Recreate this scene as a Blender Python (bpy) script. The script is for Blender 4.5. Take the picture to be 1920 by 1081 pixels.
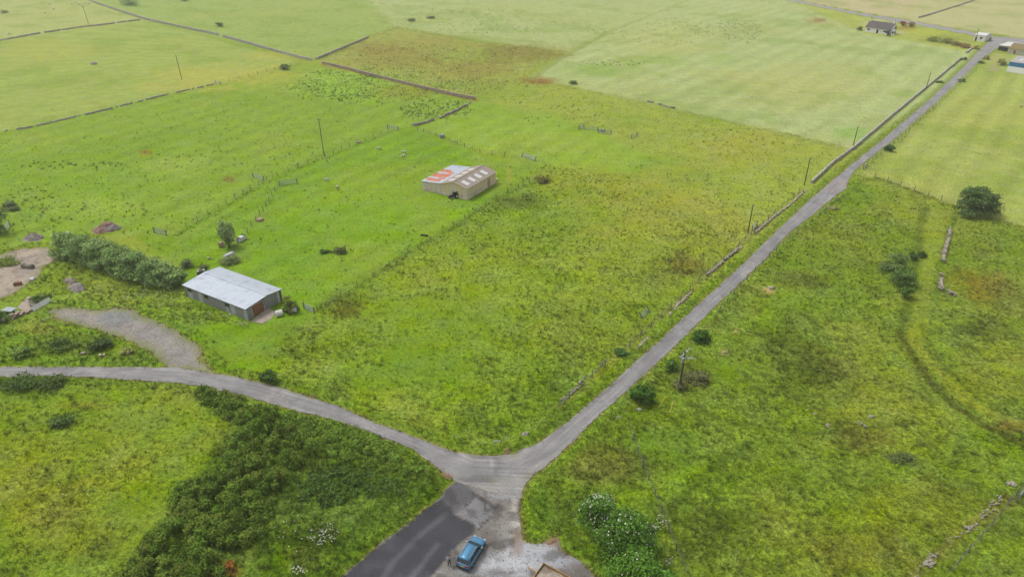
import bpy, bmesh, math, random
import numpy as np
from mathutils import Vector, Matrix
from mathutils.geometry import delaunay_2d_cdt

random.seed(7)
RNG = np.random.default_rng(7)
for o in list(bpy.data.objects):
    bpy.data.objects.remove(o)
SC = bpy.context.scene
COL = SC.collection

# ------------------------------------------------------------------ camera
PITCH = math.radians(29.5)      # below the horizon
CAM_H = 66.0                    # drone height in metres
FPX = 1280.0                    # focal length in photo pixels (24 mm on 36 mm)
cam_d = bpy.data.cameras.new('camera')
cam_d.sensor_width = 36.0
cam_d.lens = 36.0 * FPX / 1920.0
cam_d.clip_start = 0.5
cam_d.clip_end = 20000
cam = bpy.data.objects.new('camera', cam_d)
COL.objects.link(cam)
cam.location = (0, 0, CAM_H)
cam.rotation_euler = (math.pi / 2 - PITCH, 0, 0)
SC.camera = cam

# ------------------------------------------------------------------ light: bright overcast
SUN_EL, SUN_AZ = math.radians(60), math.radians(-62)   # azimuth clockwise from +Y
world = bpy.data.worlds.new('World')
SC.world = world
world.use_nodes = True
nt = world.node_tree
nt.nodes.clear()
w_out = nt.nodes.new('ShaderNodeOutputWorld')
w_bg = nt.nodes.new('ShaderNodeBackground')
w_sky = nt.nodes.new('ShaderNodeTexSky')
w_sky.sky_type = 'NISHITA'
w_sky.sun_disc = False
w_sky.sun_elevation = SUN_EL
w_sky.sun_rotation = SUN_AZ
w_sky.air_density = 1.0
w_sky.dust_density = 3.0
w_sky.ozone_density = 1.0
w_hsv = nt.nodes.new('ShaderNodeHueSaturation')   # cloud cover: the sky is nearly white
w_hsv.inputs['Saturation'].default_value = 0.18
w_bg.inputs['Strength'].default_value = 0.15
nt.links.new(w_sky.outputs[0], w_hsv.inputs['Color'])
nt.links.new(w_hsv.outputs[0], w_bg.inputs['Color'])
nt.links.new(w_bg.outputs[0], w_out.inputs['Surface'])

sun_d = bpy.data.lights.new('sun', 'SUN')
sun_d.energy = 1.4
sun_d.angle = math.radians(14)
sun_d.color = (1.0, 0.965, 0.90)
sun = bpy.data.objects.new('sun', sun_d)
COL.objects.link(sun)
sd = Vector((math.sin(SUN_AZ) * math.cos(SUN_EL), math.cos(SUN_AZ) * math.cos(SUN_EL), math.sin(SUN_EL)))
sun.rotation_euler = sd.to_track_quat('Z', 'Y').to_euler()
sun.location = sd * 300

SC.view_settings.view_transform = 'Standard'
SC.view_settings.look = 'None'
SC.view_settings.exposure = 0.55
SC.view_settings.gamma = 1.0
SC.view_settings.use_curve_mapping = False
SC.render.engine = 'CYCLES'
SC.cycles.max_bounces = 5
SC.cycles.diffuse_bounces = 3
SC.cycles.glossy_bounces = 2
SC.cycles.transmission_bounces = 3
SC.cycles.volume_bounces = 1
SC.cycles.use_denoising = True

# ------------------------------------------------------------------ helpers
SP, CP = math.sin(PITCH), math.cos(PITCH)
def G(px, py, z=0.0):
    """where the line of sight through a photo pixel meets the level z"""
    u, v = (px - 960) / FPX, (py - 540.5) / FPX
    t = (CAM_H - z) / (SP + v * CP)
    return Vector((u * t, (CP - v * SP) * t, z))
def GP(pts):
    return np.array([G(*p)[:2] for p in pts])
def to_px(x, y):
    zc = np.maximum(y * CP + CAM_H * SP, 1.0)
    yc = -(y * SP - CAM_H * CP)
    return 960 + FPX * x / zc, 540.5 + FPX * yc / zc

def lin(c):
    c = np.asarray(c, float) / 255.0
    return np.where(c <= 0.04045, c / 12.92, ((c + 0.055) / 1.055) ** 2.4)
ALB = 0.52          # from the colour a surface shows in the photograph to its albedo
def A3(c, k=ALB):
    return lin(c) * k

def hash2(ix, iy, seed):
    h = (ix.astype(np.int64) * 374761393 + iy.astype(np.int64) * 668265263 + seed * 974711) & 0x7fffffff
    h = ((h ^ (h >> 13)) * 1274126177) & 0x7fffffff
    return ((h ^ (h >> 16)) & 0xffff) / 65535.0
def vnoise(x, y, seed):
    ix, iy = np.floor(x), np.floor(y)
    fx, fy = x - ix, y - iy
    fx, fy = fx * fx * (3 - 2 * fx), fy * fy * (3 - 2 * fy)
    a, b = hash2(ix, iy, seed), hash2(ix + 1, iy, seed)
    c, d = hash2(ix, iy + 1, seed), hash2(ix + 1, iy + 1, seed)
    return (a + (b - a) * fx) + ((c + (d - c) * fx) - (a + (b - a) * fx)) * fy
def fbm(x, y, scale, seed, octaves=4):
    x, y = np.asarray(x, float) / scale, np.asarray(y, float) / scale
    s, a, t = 0, 0.5, 0
    for k in range(octaves):
        s = s + a * vnoise(x + 17.3 * k, y - 9.1 * k, seed + k)
        t += a
        a *= 0.5
        x, y = x * 2.03, y * 2.03
    return s / t
def sstep(a, b, x):
    t = np.clip((x - a) / (b - a), 0, 1)
    return t * t * (3 - 2 * t)
def seg_dist(x, y, P, closed=False):
    d = np.full(np.shape(x), 1e9)
    n = len(P)
    for i in range(n if closed else n - 1):
        a, b = P[i], P[(i + 1) % n]
        ex, ey = b[0] - a[0], b[1] - a[1]
        L = ex * ex + ey * ey + 1e-9
        t = np.clip(((x - a[0]) * ex + (y - a[1]) * ey) / L, 0, 1)
        d = np.minimum(d, (x - a[0] - t * ex) ** 2 + (y - a[1] - t * ey) ** 2)
    return np.sqrt(d)
def in_poly(x, y, P):
    r = np.zeros(np.shape(x), bool)
    n = len(P)
    for i in range(n):
        a, b = P[i], P[(i + 1) % n]
        cond = (a[1] > y) != (b[1] > y)
        with np.errstate(divide='ignore', invalid='ignore'):
            xi = (b[0] - a[0]) * (y - a[1]) / (b[1] - a[1] + 1e-12) + a[0]
        r ^= cond & (x < xi)
    return r
def sdist(x, y, P):
    """signed distance to a closed outline, positive inside"""
    d = seg_dist(x, y, P, True)
    return np.where(in_poly(x, y, P), d, -d)

# ------------------------------------------------------------------ materials
MATS = {}
def nodes_of(name):
    m = bpy.data.materials.new(name)
    m.use_nodes = True
    m.node_tree.nodes.clear()
    N = m.node_tree.nodes
    out = N.new('ShaderNodeOutputMaterial')
    bs = N.new('ShaderNodeBsdfPrincipled')
    m.node_tree.links.new(bs.outputs[0], out.inputs['Surface'])
    MATS[name] = m
    return m, N, m.node_tree.links, bs, out
def mat_plain(name, rgb, rough=0.8, metal=0.0, var=0.12, scale=3.0, spec=0.3, bump=0.0, k=ALB, stretch=(1, 1, 1), streak=None):
    """one colour with fine noise in it; streak = second colour worked in by a larger noise"""
    m, N, L, bs, out = nodes_of(name)
    tc = N.new('ShaderNodeTexCoord')
    mp = N.new('ShaderNodeMapping')
    mp.inputs['Scale'].default_value = stretch
    L.new(tc.outputs['Object'], mp.inputs['Vector'])
    n1 = N.new('ShaderNodeTexNoise')
    n1.inputs['Scale'].default_value = scale
    n1.inputs['Detail'].default_value = 6
    n1.inputs['Roughness'].default_value = 0.65
    L.new(mp.outputs[0], n1.inputs['Vector'])
    cr = N.new('ShaderNodeValToRGB')
    b = A3(rgb, k)
    cr.color_ramp.elements[0].position = 0.3
    cr.color_ramp.elements[1].position = 0.7
    cr.color_ramp.elements[0].color = (*(b * (1 - var)), 1)
    cr.color_ramp.elements[1].color = (*np.minimum(b * (1 + var), 1), 1)
    L.new(n1.outputs['Fac'], cr.inputs[0])
    col = cr.outputs[0]
    if streak:
        n2 = N.new('ShaderNodeTexNoise')
        n2.inputs['Scale'].default_value = streak[1]
        n2.inputs['Detail'].default_value = 5
        L.new(mp.outputs[0], n2.inputs['Vector'])
        r2 = N.new('ShaderNodeValToRGB')
        r2.color_ramp.elements[0].position = streak[2]
        r2.color_ramp.elements[1].position = streak[2] + 0.12
        L.new(n2.outputs['Fac'], r2.inputs[0])
        mx = N.new('ShaderNodeMix')
        mx.data_type = 'RGBA'
        L.new(r2.outputs[0], mx.inputs['Factor'])
        L.new(col, mx.inputs['A'])
        mx.inputs['B'].default_value = (*A3(streak[0], k), 1)
        col = mx.outputs['Result']
    L.new(col, bs.inputs['Base Color'])
    bs.inputs['Roughness'].default_value = rough
    bs.inputs['Metallic'].default_value = metal
    bs.inputs['Specular IOR Level'].default_value = spec
    if bump:
        bp = N.new('ShaderNodeBump')
        bp.inputs['Strength'].default_value = bump
        bp.inputs['Distance'].default_value = 0.05
        L.new(n1.outputs['Fac'], bp.inputs['Height'])
        L.new(bp.outputs[0], bs.inputs['Normal'])
    return m
def mat_corrugated(name, rgb, streak, pitch=0.15, metal=0.0, rough=0.6, axis='X', thr=0.55, sscale=0.35, k=ALB, depth=0.02):
    """sheeting: fine ribs along one axis, weathering in a second colour"""
    m, N, L, bs, out = nodes_of(name)
    tc = N.new('ShaderNodeTexCoord')
    wv = N.new('ShaderNodeTexWave')
    wv.wave_type = 'BANDS'
    wv.bands_direction = axis
    wv.inputs['Scale'].default_value = 0.314 / pitch
    L.new(tc.outputs['Object'], wv.inputs['Vector'])
    n1 = N.new('ShaderNodeTexNoise')
    n1.inputs['Scale'].default_value = sscale
    n1.inputs['Detail'].default_value = 7
    n1.inputs['Roughness'].default_value = 0.68
    L.new(tc.outputs['Object'], n1.inputs['Vector'])
    cr = N.new('ShaderNodeValToRGB')
    cr.color_ramp.elements[0].position = thr
    cr.color_ramp.elements[1].position = thr + 0.16
    cr.color_ramp.elements[0].color = (*A3(rgb, k), 1)
    cr.color_ramp.elements[1].color = (*A3(streak, k), 1)
    L.new(n1.outputs['Fac'], cr.inputs[0])
    L.new(cr.outputs[0], bs.inputs['Base Color'])
    bp = N.new('ShaderNodeBump')
    bp.inputs['Strength'].default_value = 0.6
    bp.inputs['Distance'].default_value = depth
    L.new(wv.outputs['Fac'], bp.inputs['Height'])
    L.new(bp.outputs[0], bs.inputs['Normal'])
    bs.inputs['Roughness'].default_value = rough
    bs.inputs['Metallic'].default_value = metal
    return m
def mat_ground(name):
    """colour from the mesh, broken up by grass-scale noise; fine relief by bump"""
    m, N, L, bs, out = nodes_of(name)
    at = N.new('ShaderNodeAttribute')
    at.attribute_name = 'tint'
    tc = N.new('ShaderNodeTexCoord')
    def noise(scale, detail, rough=0.6, stretch=None):
        n = N.new('ShaderNodeTexNoise')
        n.inputs['Scale'].default_value = scale
        n.inputs['Detail'].default_value = detail
        n.inputs['Roughness'].default_value = rough
        if stretch:
            mp = N.new('ShaderNodeMapping')
            mp.inputs['Scale'].default_value = stretch
            mp.inputs['Rotation'].default_value = (0, 0, 0.65)
            L.new(tc.outputs['Object'], mp.inputs['Vector'])
            L.new(mp.outputs[0], n.inputs['Vector'])
        else:
            L.new(tc.outputs['Object'], n.inputs['Vector'])
        return n.outputs['Fac']
    def ramp(src, lo, hi, p0=0.3, p1=0.7):
        r = N.new('ShaderNodeMapRange')
        r.inputs['From Min'].default_value = p0
        r.inputs['From Max'].default_value = p1
        r.inputs['To Min'].default_value = lo
        r.inputs['To Max'].default_value = hi
        L.new(src, r.inputs['Value'])
        return r.outputs['Result']
    def mul(a, b):
        x = N.new('ShaderNodeMath')
        x.operation = 'MULTIPLY'
        L.new(a, x.inputs[0])
        L.new(b, x.inputs[1])
        return x.outputs[0]
    fine = noise(1.6, 8, 0.72)
    mid = noise(0.28, 6, 0.62)
    swath = noise(0.10, 5, 0.6, (1.0, 5.0, 1.0))
    gap_shade = noise(4.2, 4, 0.6)  # dark specks painted in as the shaded gaps between grass blades
    soft = N.new('ShaderNodeMapRange')          # short grazed turf is smooth, tall grass is broken up
    soft.inputs['From Min'].default_value = 0.08
    soft.inputs['From Max'].default_value = 0.55
    soft.inputs['To Min'].default_value = 0.50
    soft.inputs['To Max'].default_value = 1.0
    L.new(at.outputs['Alpha'], soft.inputs['Value'])
    val = mul(mul(ramp(fine, 0.36, 1.62, 0.32, 0.68), ramp(mid, 0.80, 1.18)), ramp(swath, 0.90, 1.10))
    val = mul(val, ramp(gap_shade, 0.62, 1.22, 0.35, 0.60))
    v1 = N.new('ShaderNodeMix')
    v1.inputs['A'].default_value = 0.93
    L.new(soft.outputs['Result'], v1.inputs['Factor'])
    L.new(val, v1.inputs['B'])
    hs = N.new('ShaderNodeHueSaturation')
    L.new(at.outputs['Color'], hs.inputs['Color'])
    L.new(v1.outputs['Result'], hs.inputs['Value'])
    hue = noise(0.45, 5, 0.6)
    L.new(ramp(hue, 0.490, 0.510), hs.inputs['Hue'])
    L.new(ramp(noise(0.16, 5), 0.90, 1.05), hs.inputs['Saturation'])
    L.new(hs.outputs[0], bs.inputs['Base Color'])
    bp = N.new('ShaderNodeBump')
    L.new(soft.outputs['Result'], bp.inputs['Strength'])
    bp.inputs['Distance'].default_value = 0.18
    L.new(fine, bp.inputs['Height'])
    L.new(bp.outputs[0], bs.inputs['Normal'])
    bs.inputs['Roughness'].default_value = 0.95
    bs.inputs['Specular IOR Level'].default_value = 0.02
    return m
def mat_tarmac(name):
    m, N, L, bs, out = nodes_of(name)
    at = N.new('ShaderNodeAttribute')
    at.attribute_name = 'tint'
    tc = N.new('ShaderNodeTexCoord')
    n1 = N.new('ShaderNodeTexNoise')
    n1.inputs['Scale'].default_value = 3.5
    n1.inputs['Detail'].default_value = 9
    n1.inputs['Roughness'].default_value = 0.75
    n2 = N.new('ShaderNodeTexNoise')
    n2.inputs['Scale'].default_value = 0.35
    n2.inputs['Detail'].default_value = 6
    L.new(tc.outputs['Object'], n1.inputs['Vector'])
    L.new(tc.outputs['Object'], n2.inputs['Vector'])
    r1 = N.new('ShaderNodeMapRange')
    r1.inputs['From Min'].default_value = 0.3
    r1.inputs['From Max'].default_value = 0.7
    r1.inputs['To Min'].default_value = 0.78
    r1.inputs['To Max'].default_value = 1.22
    L.new(n1.outputs['Fac'], r1.inputs['Value'])
    r2 = N.new('ShaderNodeMapRange')
    r2.inputs['From Min'].default_value = 0.3
    r2.inputs['From Max'].default_value = 0.7
    r2.inputs['To Min'].default_value = 0.88
    r2.inputs['To Max'].default_value = 1.12
    L.new(n2.outputs['Fac'], r2.inputs['Value'])
    mm = N.new('ShaderNodeMath')
    mm.operation = 'MULTIPLY'
    L.new(r1.outputs[0], mm.inputs[0])
    L.new(r2.outputs[0], mm.inputs[1])
    ln = N.new('ShaderNodeAttribute')
    ln.attribute_name = 'lane'
    mp = N.new('ShaderNodeMapping')
    mp.inputs['Scale'].default_value = (0.10, 2.2, 1.0)
    L.new(ln.outputs['Vector'], mp.inputs['Vector'])
    n3 = N.new('ShaderNodeTexNoise')
    n3.inputs['Scale'].default_value = 1.0
    n3.inputs['Detail'].default_value = 6
    n3.inputs['Roughness'].default_value = 0.7
    L.new(mp.outputs[0], n3.inputs['Vector'])
    r3 = N.new('ShaderNodeMapRange')
    r3.inputs['From Min'].default_value = 0.34
    r3.inputs['From Max'].default_value = 0.66
    r3.inputs['To Min'].default_value = 0.74
    r3.inputs['To Max'].default_value = 1.24
    L.new(n3.outputs['Fac'], r3.inputs['Value'])
    m3 = N.new('ShaderNodeMath')
    m3.operation = 'MULTIPLY'
    L.new(mm.outputs[0], m3.inputs[0])
    L.new(r3.outputs[0], m3.inputs[1])
    hs = N.new('ShaderNodeHueSaturation')
    L.new(at.outputs['Color'], hs.inputs['Color'])
    L.new(m3.outputs[0], hs.inputs['Value'])
    L.new(hs.outputs[0], bs.inputs['Base Color'])
    bp = N.new('ShaderNodeBump')
    bp.inputs['Strength'].default_value = 0.4
    bp.inputs['Distance'].default_value = 0.02
    L.new(n1.outputs['Fac'], bp.inputs['Height'])
    L.new(bp.outputs[0], bs.inputs['Normal'])
    bs.inputs['Roughness'].default_value = 0.85
    bs.inputs['Specular IOR Level'].default_value = 0.3
    return m
def mat_leaf(name, up=0.45, trans=0.18):
    """leaves and blades: colour from the mesh, some light passing through"""
    m, N, L, bs, out = nodes_of(name)
    at = N.new('ShaderNodeAttribute')
    at.attribute_name = 'tint'
    ge = N.new('ShaderNodeNewGeometry')
    vm = N.new('ShaderNodeVectorMath')
    vm.operation = 'SCALE'
    vm.inputs['Scale'].default_value = 1 - up
    L.new(ge.outputs['Normal'], vm.inputs[0])
    va = N.new('ShaderNodeVectorMath')
    va.operation = 'ADD'
    va.inputs[1].default_value = (0, 0, up)
    L.new(vm.outputs[0], va.inputs[0])
    vn = N.new('ShaderNodeVectorMath')
    vn.operation = 'NORMALIZE'
    L.new(va.outputs[0], vn.inputs[0])
    L.new(at.outputs['Color'], bs.inputs['Base Color'])
    L.new(vn.outputs[0], bs.inputs['Normal'])
    bs.inputs['Roughness'].default_value = 0.75
    bs.inputs['Specular IOR Level'].default_value = 0.06
    tr = N.new('ShaderNodeBsdfTranslucent')
    L.new(at.outputs['Color'], tr.inputs['Color'])
    L.new(vn.outputs[0], tr.inputs['Normal'])
    mx = N.new('ShaderNodeMixShader')
    mx.inputs[0].default_value = trans
    L.new(bs.outputs[0], mx.inputs[1])
    L.new(tr.outputs[0], mx.inputs[2])
    L.new(mx.outputs[0], out.inputs['Surface'])
    return m

mat_ground('turf')
mat_tarmac('tarmac')
mat_leaf('leaf', 0.55, 0.28)
mat_leaf('blade', 0.5, 0.18)
mat_plain('bark', (112, 96, 78), 0.9, var=0.3, scale=4)
mat_plain('stone', (164, 160, 144), 0.92, var=0.32, scale=1.6, bump=0.4, streak=((196, 194, 180), 0.9, 0.56), k=ALB * 1.5)
mat_plain('stone_brown', (164, 146, 128), 0.92, var=0.32, scale=1.6, bump=0.4, streak=((168, 156, 138), 0.8, 0.55), k=ALB * 1.35)
mat_plain('stone_pale', (186, 176, 156), 0.9, var=0.3, scale=2.2, bump=0.4, streak=((140, 136, 110), 1.5, 0.52))
mat_plain('boulder', (176, 172, 160), 0.92, var=0.2, scale=2.0, bump=0.4)
mat_plain('galvanised', (176, 186, 192), 0.5, metal=0.1, var=0.1, scale=3)
mat_plain('grey_timber', (118, 112, 100), 0.9, var=0.25, scale=5, k=ALB * 1.35)
mat_plain('pole_timber', (96, 88, 74), 0.9, var=0.25, scale=5)
mat_plain('insulator', (222, 226, 228), 0.5, var=0.04)
mat_plain('wire', (120, 124, 122), 0.6, metal=0.4)
mat_plain('yellow_plastic', (224, 214, 90), 0.5, var=0.05)
mat_plain('white_paint', (236, 236, 232), 0.6, var=0.05, scale=1.5)
mat_plain('white_wool', (232, 230, 214), 0.95, var=0.08, scale=8)
mat_plain('dark_skin', (52, 48, 46), 0.8, var=0.2)
mat_plain('black_plastic', (30, 32, 34), 0.6, var=0.2)
mat_plain('rubber', (32, 32, 34), 0.85, var=0.2)
mat_plain('glass_dark', (34, 42, 52), 0.12, var=0.05, spec=0.6)
mat_plain('concrete', (186, 172, 156), 0.9, var=0.18, scale=0.9, streak=((150, 132, 116), 0.5, 0.55))
mat_plain('render_white', (226, 224, 220), 0.85, var=0.07, scale=1.2, streak=((196, 192, 184), 0.5, 0.6), k=ALB * 1.35)
mat_plain('soil_red', (176, 140, 112), 0.95, var=0.25, scale=2.0, bump=0.5)
mat_plain('rubble', (168, 158, 152), 0.95, var=0.3, scale=2.5, bump=0.6)
mat_plain('rubble_red', (166, 128, 118), 0.95, var=0.3, scale=1.2, bump=0.6, streak=((160, 154, 152), 0.5, 0.5))
mat_plain('timber_new', (206, 168, 112), 0.75, var=0.15, scale=3, stretch=(1, 6, 1))
mat_plain('timber_door', (158, 106, 76), 0.8, var=0.18, scale=2.5, stretch=(5, 5, 0.6))
mat_plain('slate', (88, 78, 84), 0.7, var=0.15, scale=1.5, streak=((104, 86, 76), 0.25, 0.55))
mat_plain('moss_roof', (150, 130, 86), 0.9, var=0.22, scale=0.8)

# ------------------------------------------------------------------ object helpers
def put(o, parent=None, mat=None):
    COL.objects.link(o)
    if parent is not None:
        o.parent = parent
    if mat is not None and o.type == 'MESH':
        for m in (mat if isinstance(mat, (list, tuple)) else [mat]):
            o.data.materials.append(MATS[m])
    return o
def tag(o, label=None, cat=None, group=None, kind=None):
    for k, v in (('label', label), ('category', cat), ('group', group), ('kind', kind)):
        if v:
            o[k] = v
    return o
def thing(name, label, cat, loc=(0, 0, 0), rz=0.0, group=None):
    o = bpy.data.objects.new(name, None)
    o.empty_display_size = 0.5
    COL.objects.link(o)
    o.location = loc
    o.rotation_euler = (0, 0, rz)
    return tag(o, label, cat, group)
def child(name, mesh, parent, loc=(0, 0, 0), rot=(0, 0, 0), scale=(1, 1, 1)):
    o = bpy.data.objects.new(name, mesh)
    COL.objects.link(o)
    o.parent = parent
    o.location = loc
    o.rotation_euler = rot
    o.scale = scale
    return o
class MB:
    def __init__(s):
        s.v, s.f, s.m = [], [], []
    def add(s, vs, fs, mi=0):
        k = len(s.v)
        s.v += [tuple(v) for v in vs]
        s.f += [tuple(i + k for i in f) for f in fs]
        s.m += [mi] * len(fs)
        return s
    def box(s, c, d, rz=0.0, mi=0, jit=0.0, taper=1.0):
        ca, sa = math.cos(rz), math.sin(rz)
        vs = []
        for z in (-1, 1):
            t = taper if z > 0 else 1.0
            for x, y in ((-1, -1), (1, -1), (1, 1), (-1, 1)):
                X, Y, Z = x * d[0] / 2 * t, y * d[1] / 2 * t, z * d[2] / 2
                if jit:
                    X += random.uniform(-jit, jit) * d[0]
                    Y += random.uniform(-jit, jit) * d[1]
                    Z += random.uniform(-jit, jit) * d[2]
                vs.append((c[0] + X * ca - Y * sa, c[1] + X * sa + Y * ca, c[2] + Z))
        return s.add(vs, [(3, 2, 1, 0), (4, 5, 6, 7), (0, 1, 5, 4), (1, 2, 6, 5), (2, 3, 7, 6), (3, 0, 4, 7)], mi)
    def tube(s, p0, p1, r0, r1=None, n=8, mi=0, cap=True):
        p0, p1 = Vector(p0), Vector(p1)
        r1 = r0 if r1 is None else r1
        d = (p1 - p0).normalized()
        a = d.orthogonal().normalized()
        b = d.cross(a)
        vs = []
        for p, r in ((p0, r0), (p1, r1)):
            for k in range(n):
                t = 2 * math.pi * k / n
                vs.append(p + (a * math.cos(t) + b * math.sin(t)) * r)
        fs = [(k, (k + 1) % n, n + (k + 1) % n, n + k) for k in range(n)]
        if cap:
            fs += [tuple(range(n - 1, -1, -1)), tuple(range(n, 2 * n))]
        return s.add(vs, fs, mi)
    def prism(s, pts, z0, z1, mi=0):
        n = len(pts)
        vs = [(p[0], p[1], z0) for p in pts] + [(p[0], p[1], z1) for p in pts]
        fs = [(k, (k + 1) % n, n + (k + 1) % n, n + k) for k in range(n)]
        fs += [tuple(range(n - 1, -1, -1)), tuple(range(n, 2 * n))]
        return s.add(vs, fs, mi)
    def slab(s, quad, t, mi=0):
        """a plate: four corners, thickened along its normal"""
        q = [Vector(p) for p in quad]
        n = (q[1] - q[0]).cross(q[3] - q[0]).normalized() * t
        vs = q + [p + n for p in q]
        return s.add(vs, [(3, 2, 1, 0), (4, 5, 6, 7), (0, 1, 5, 4), (1, 2, 6, 5), (2, 3, 7, 6), (3, 0, 4, 7)], mi)
    def ball(s, c, r, nu=10, nv=7, mi=0, jit=0.0, zmin=-1.0):
        vs, fs = [], []
        for j in range(nv + 1):
            ph = math.pi * j / nv
            for i in range(nu):
                th = 2 * math.pi * i / nu
                q = 1 + random.uniform(-jit, jit)
                vs.append((c[0] + r[0] * q * math.sin(ph) * math.cos(th), c[1] + r[1] * q * math.sin(ph) * math.sin(th),
                           c[2] + max(zmin, math.cos(ph)) * r[2] * q))
        for j in range(nv):
            for i in range(nu):
                a, b = j * nu + i, j * nu + (i + 1) % nu
                fs.append((a, a + nu, b + nu, b))
        return s.add(vs, fs, mi)
    def mesh(s, name, smooth=False, mats=()):
        me = bpy.data.meshes.new(name)
        me.from_pydata(s.v, [], s.f)
        for m in ([mats] if isinstance(mats, str) else mats):
            me.materials.append(MATS[m])
        if max(s.m, default=0) > 0:
            me.polygons.foreach_set('material_index', s.m)
        if smooth:
            me.polygons.foreach_set('use_smooth', [True] * len(me.polygons))
        me.update()
        return me
    def build(s, name, mats, parent=None, smooth=False, **kw):
        o = bpy.data.objects.new(name, s.mesh(name, smooth, mats))
        COL.objects.link(o)
        if parent is not None:
            o.parent = parent
        for k, v in kw.items():
            setattr(o, k, v)
        return o
def np_mesh(name, V, F, tint=None, per_face=False, mat=None):
    """a mesh from arrays; all faces have the same number of corners"""
    me = bpy.data.meshes.new(name)
    V, F = np.asarray(V, np.float32), np.asarray(F, np.int32)
    n, k = F.shape
    me.vertices.add(len(V))
    me.vertices.foreach_set('co', V.ravel())
    me.loops.add(n * k)
    me.loops.foreach_set('vertex_index', F.ravel())
    me.polygons.add(n)
    me.polygons.foreach_set('loop_start', np.arange(0, n * k, k, dtype=np.int32))
    me.update(calc_edges=True)
    if tint is not None:
        a = me.attributes.new('tint', 'FLOAT_COLOR', 'FACE' if per_face else 'POINT')
        c = np.ones((len(tint), 4), np.float32)
        c[:, :tint.shape[1]] = np.clip(tint, 0, 1)
        a.data.foreach_set('color', c.ravel())
    if mat:
        me.materials.append(MATS[mat])
    me.validate()
    return me

# ------------------------------------------------------------------ outlines of the roads (photo points laid on the ground)
ROAD_UP = [(-260, 700), (-120, 690), (0, 687.5), (167, 687.5), (333, 689), (396, 699), (450, 708), (501, 720), (568, 740), (640, 764), (707, 793),
           (773, 817), (840, 842), (890, 853.6), (930, 855), (960, 850), (1007, 832), (1062, 792), (1135, 731), (1190, 680), (1221.5, 652),
           (1282, 596), (1397, 492), (1453, 436), (1521, 372), (1590, 314), (1655, 262), (1746, 184), (1811, 122), (1838, 92), (1852, 80), (1862, 68)]
ROAD_DOWN = [(1892, 76), (1878, 84), (1856, 100), (1829, 122), (1764, 184), (1676, 262), (1642, 288), (1619, 306), (1600, 322), (1592, 336), (1587, 352),
             (1571, 364), (1554, 378), (1480, 436), (1428, 492), (1318, 596), (1262, 652), (1184, 723), (1124, 777), (1074, 827), (1024, 874),
             (997, 892), (981, 917), (976, 936), (930, 925), (854, 902), (814, 870), (773, 840), (707, 815), (640, 789), (584, 776), (534, 764), (461, 742),
             (380, 723), (333, 718), (271, 713), (167, 707), (83, 704), (0, 706), (-120, 712), (-260, 724)]
CARPARK = [(976, 930), (930, 919), (854, 896), (827, 934), (800, 950), (750, 994), (693, 1034), (650, 1074), (560, 1150), (700, 1240), (1180, 1200),
           (1135, 1100), (1114, 1081), (1084, 1050), (1051, 1030), (1040, 1008), (1018, 1016), (1004, 1022), (984, 1010), (977, 987), (974, 947)]
TRACK = [(318, 691), (402, 697), (380, 672), (375, 650), (340, 625), (300, 606), (268, 594), (250, 580), (215, 577), (185, 582), (120, 576), (92, 580), (100, 598), (160, 612), (222, 630), (280, 655)]
YARD = [(-150, 470), (0, 478), (40, 466), (90, 464), (108, 478), (100, 492), (80, 500), (72, 520), (52, 530), (30, 548), (0, 560), (-150, 590)]
FAR_ROAD = [(1380, -18), (1470, -4), (1530, 8), (1600, 22), (1700, 38), (1780, 52), (1850, 65), (1920, 74), (2050, 92), (2050, 104), (1920, 88), (1892, 82), (1862, 73), (1830, 68), (1780, 58.5), (1700, 44), (1600, 27), (1530, 12), (1465, -1), (1375, -15)]
P_ROAD, P_PARK, P_TRACK, P_YARD, P_FAR = [GP(p) for p in (ROAD_UP + ROAD_DOWN, CARPARK, TRACK, YARD, FAR_ROAD)]

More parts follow.
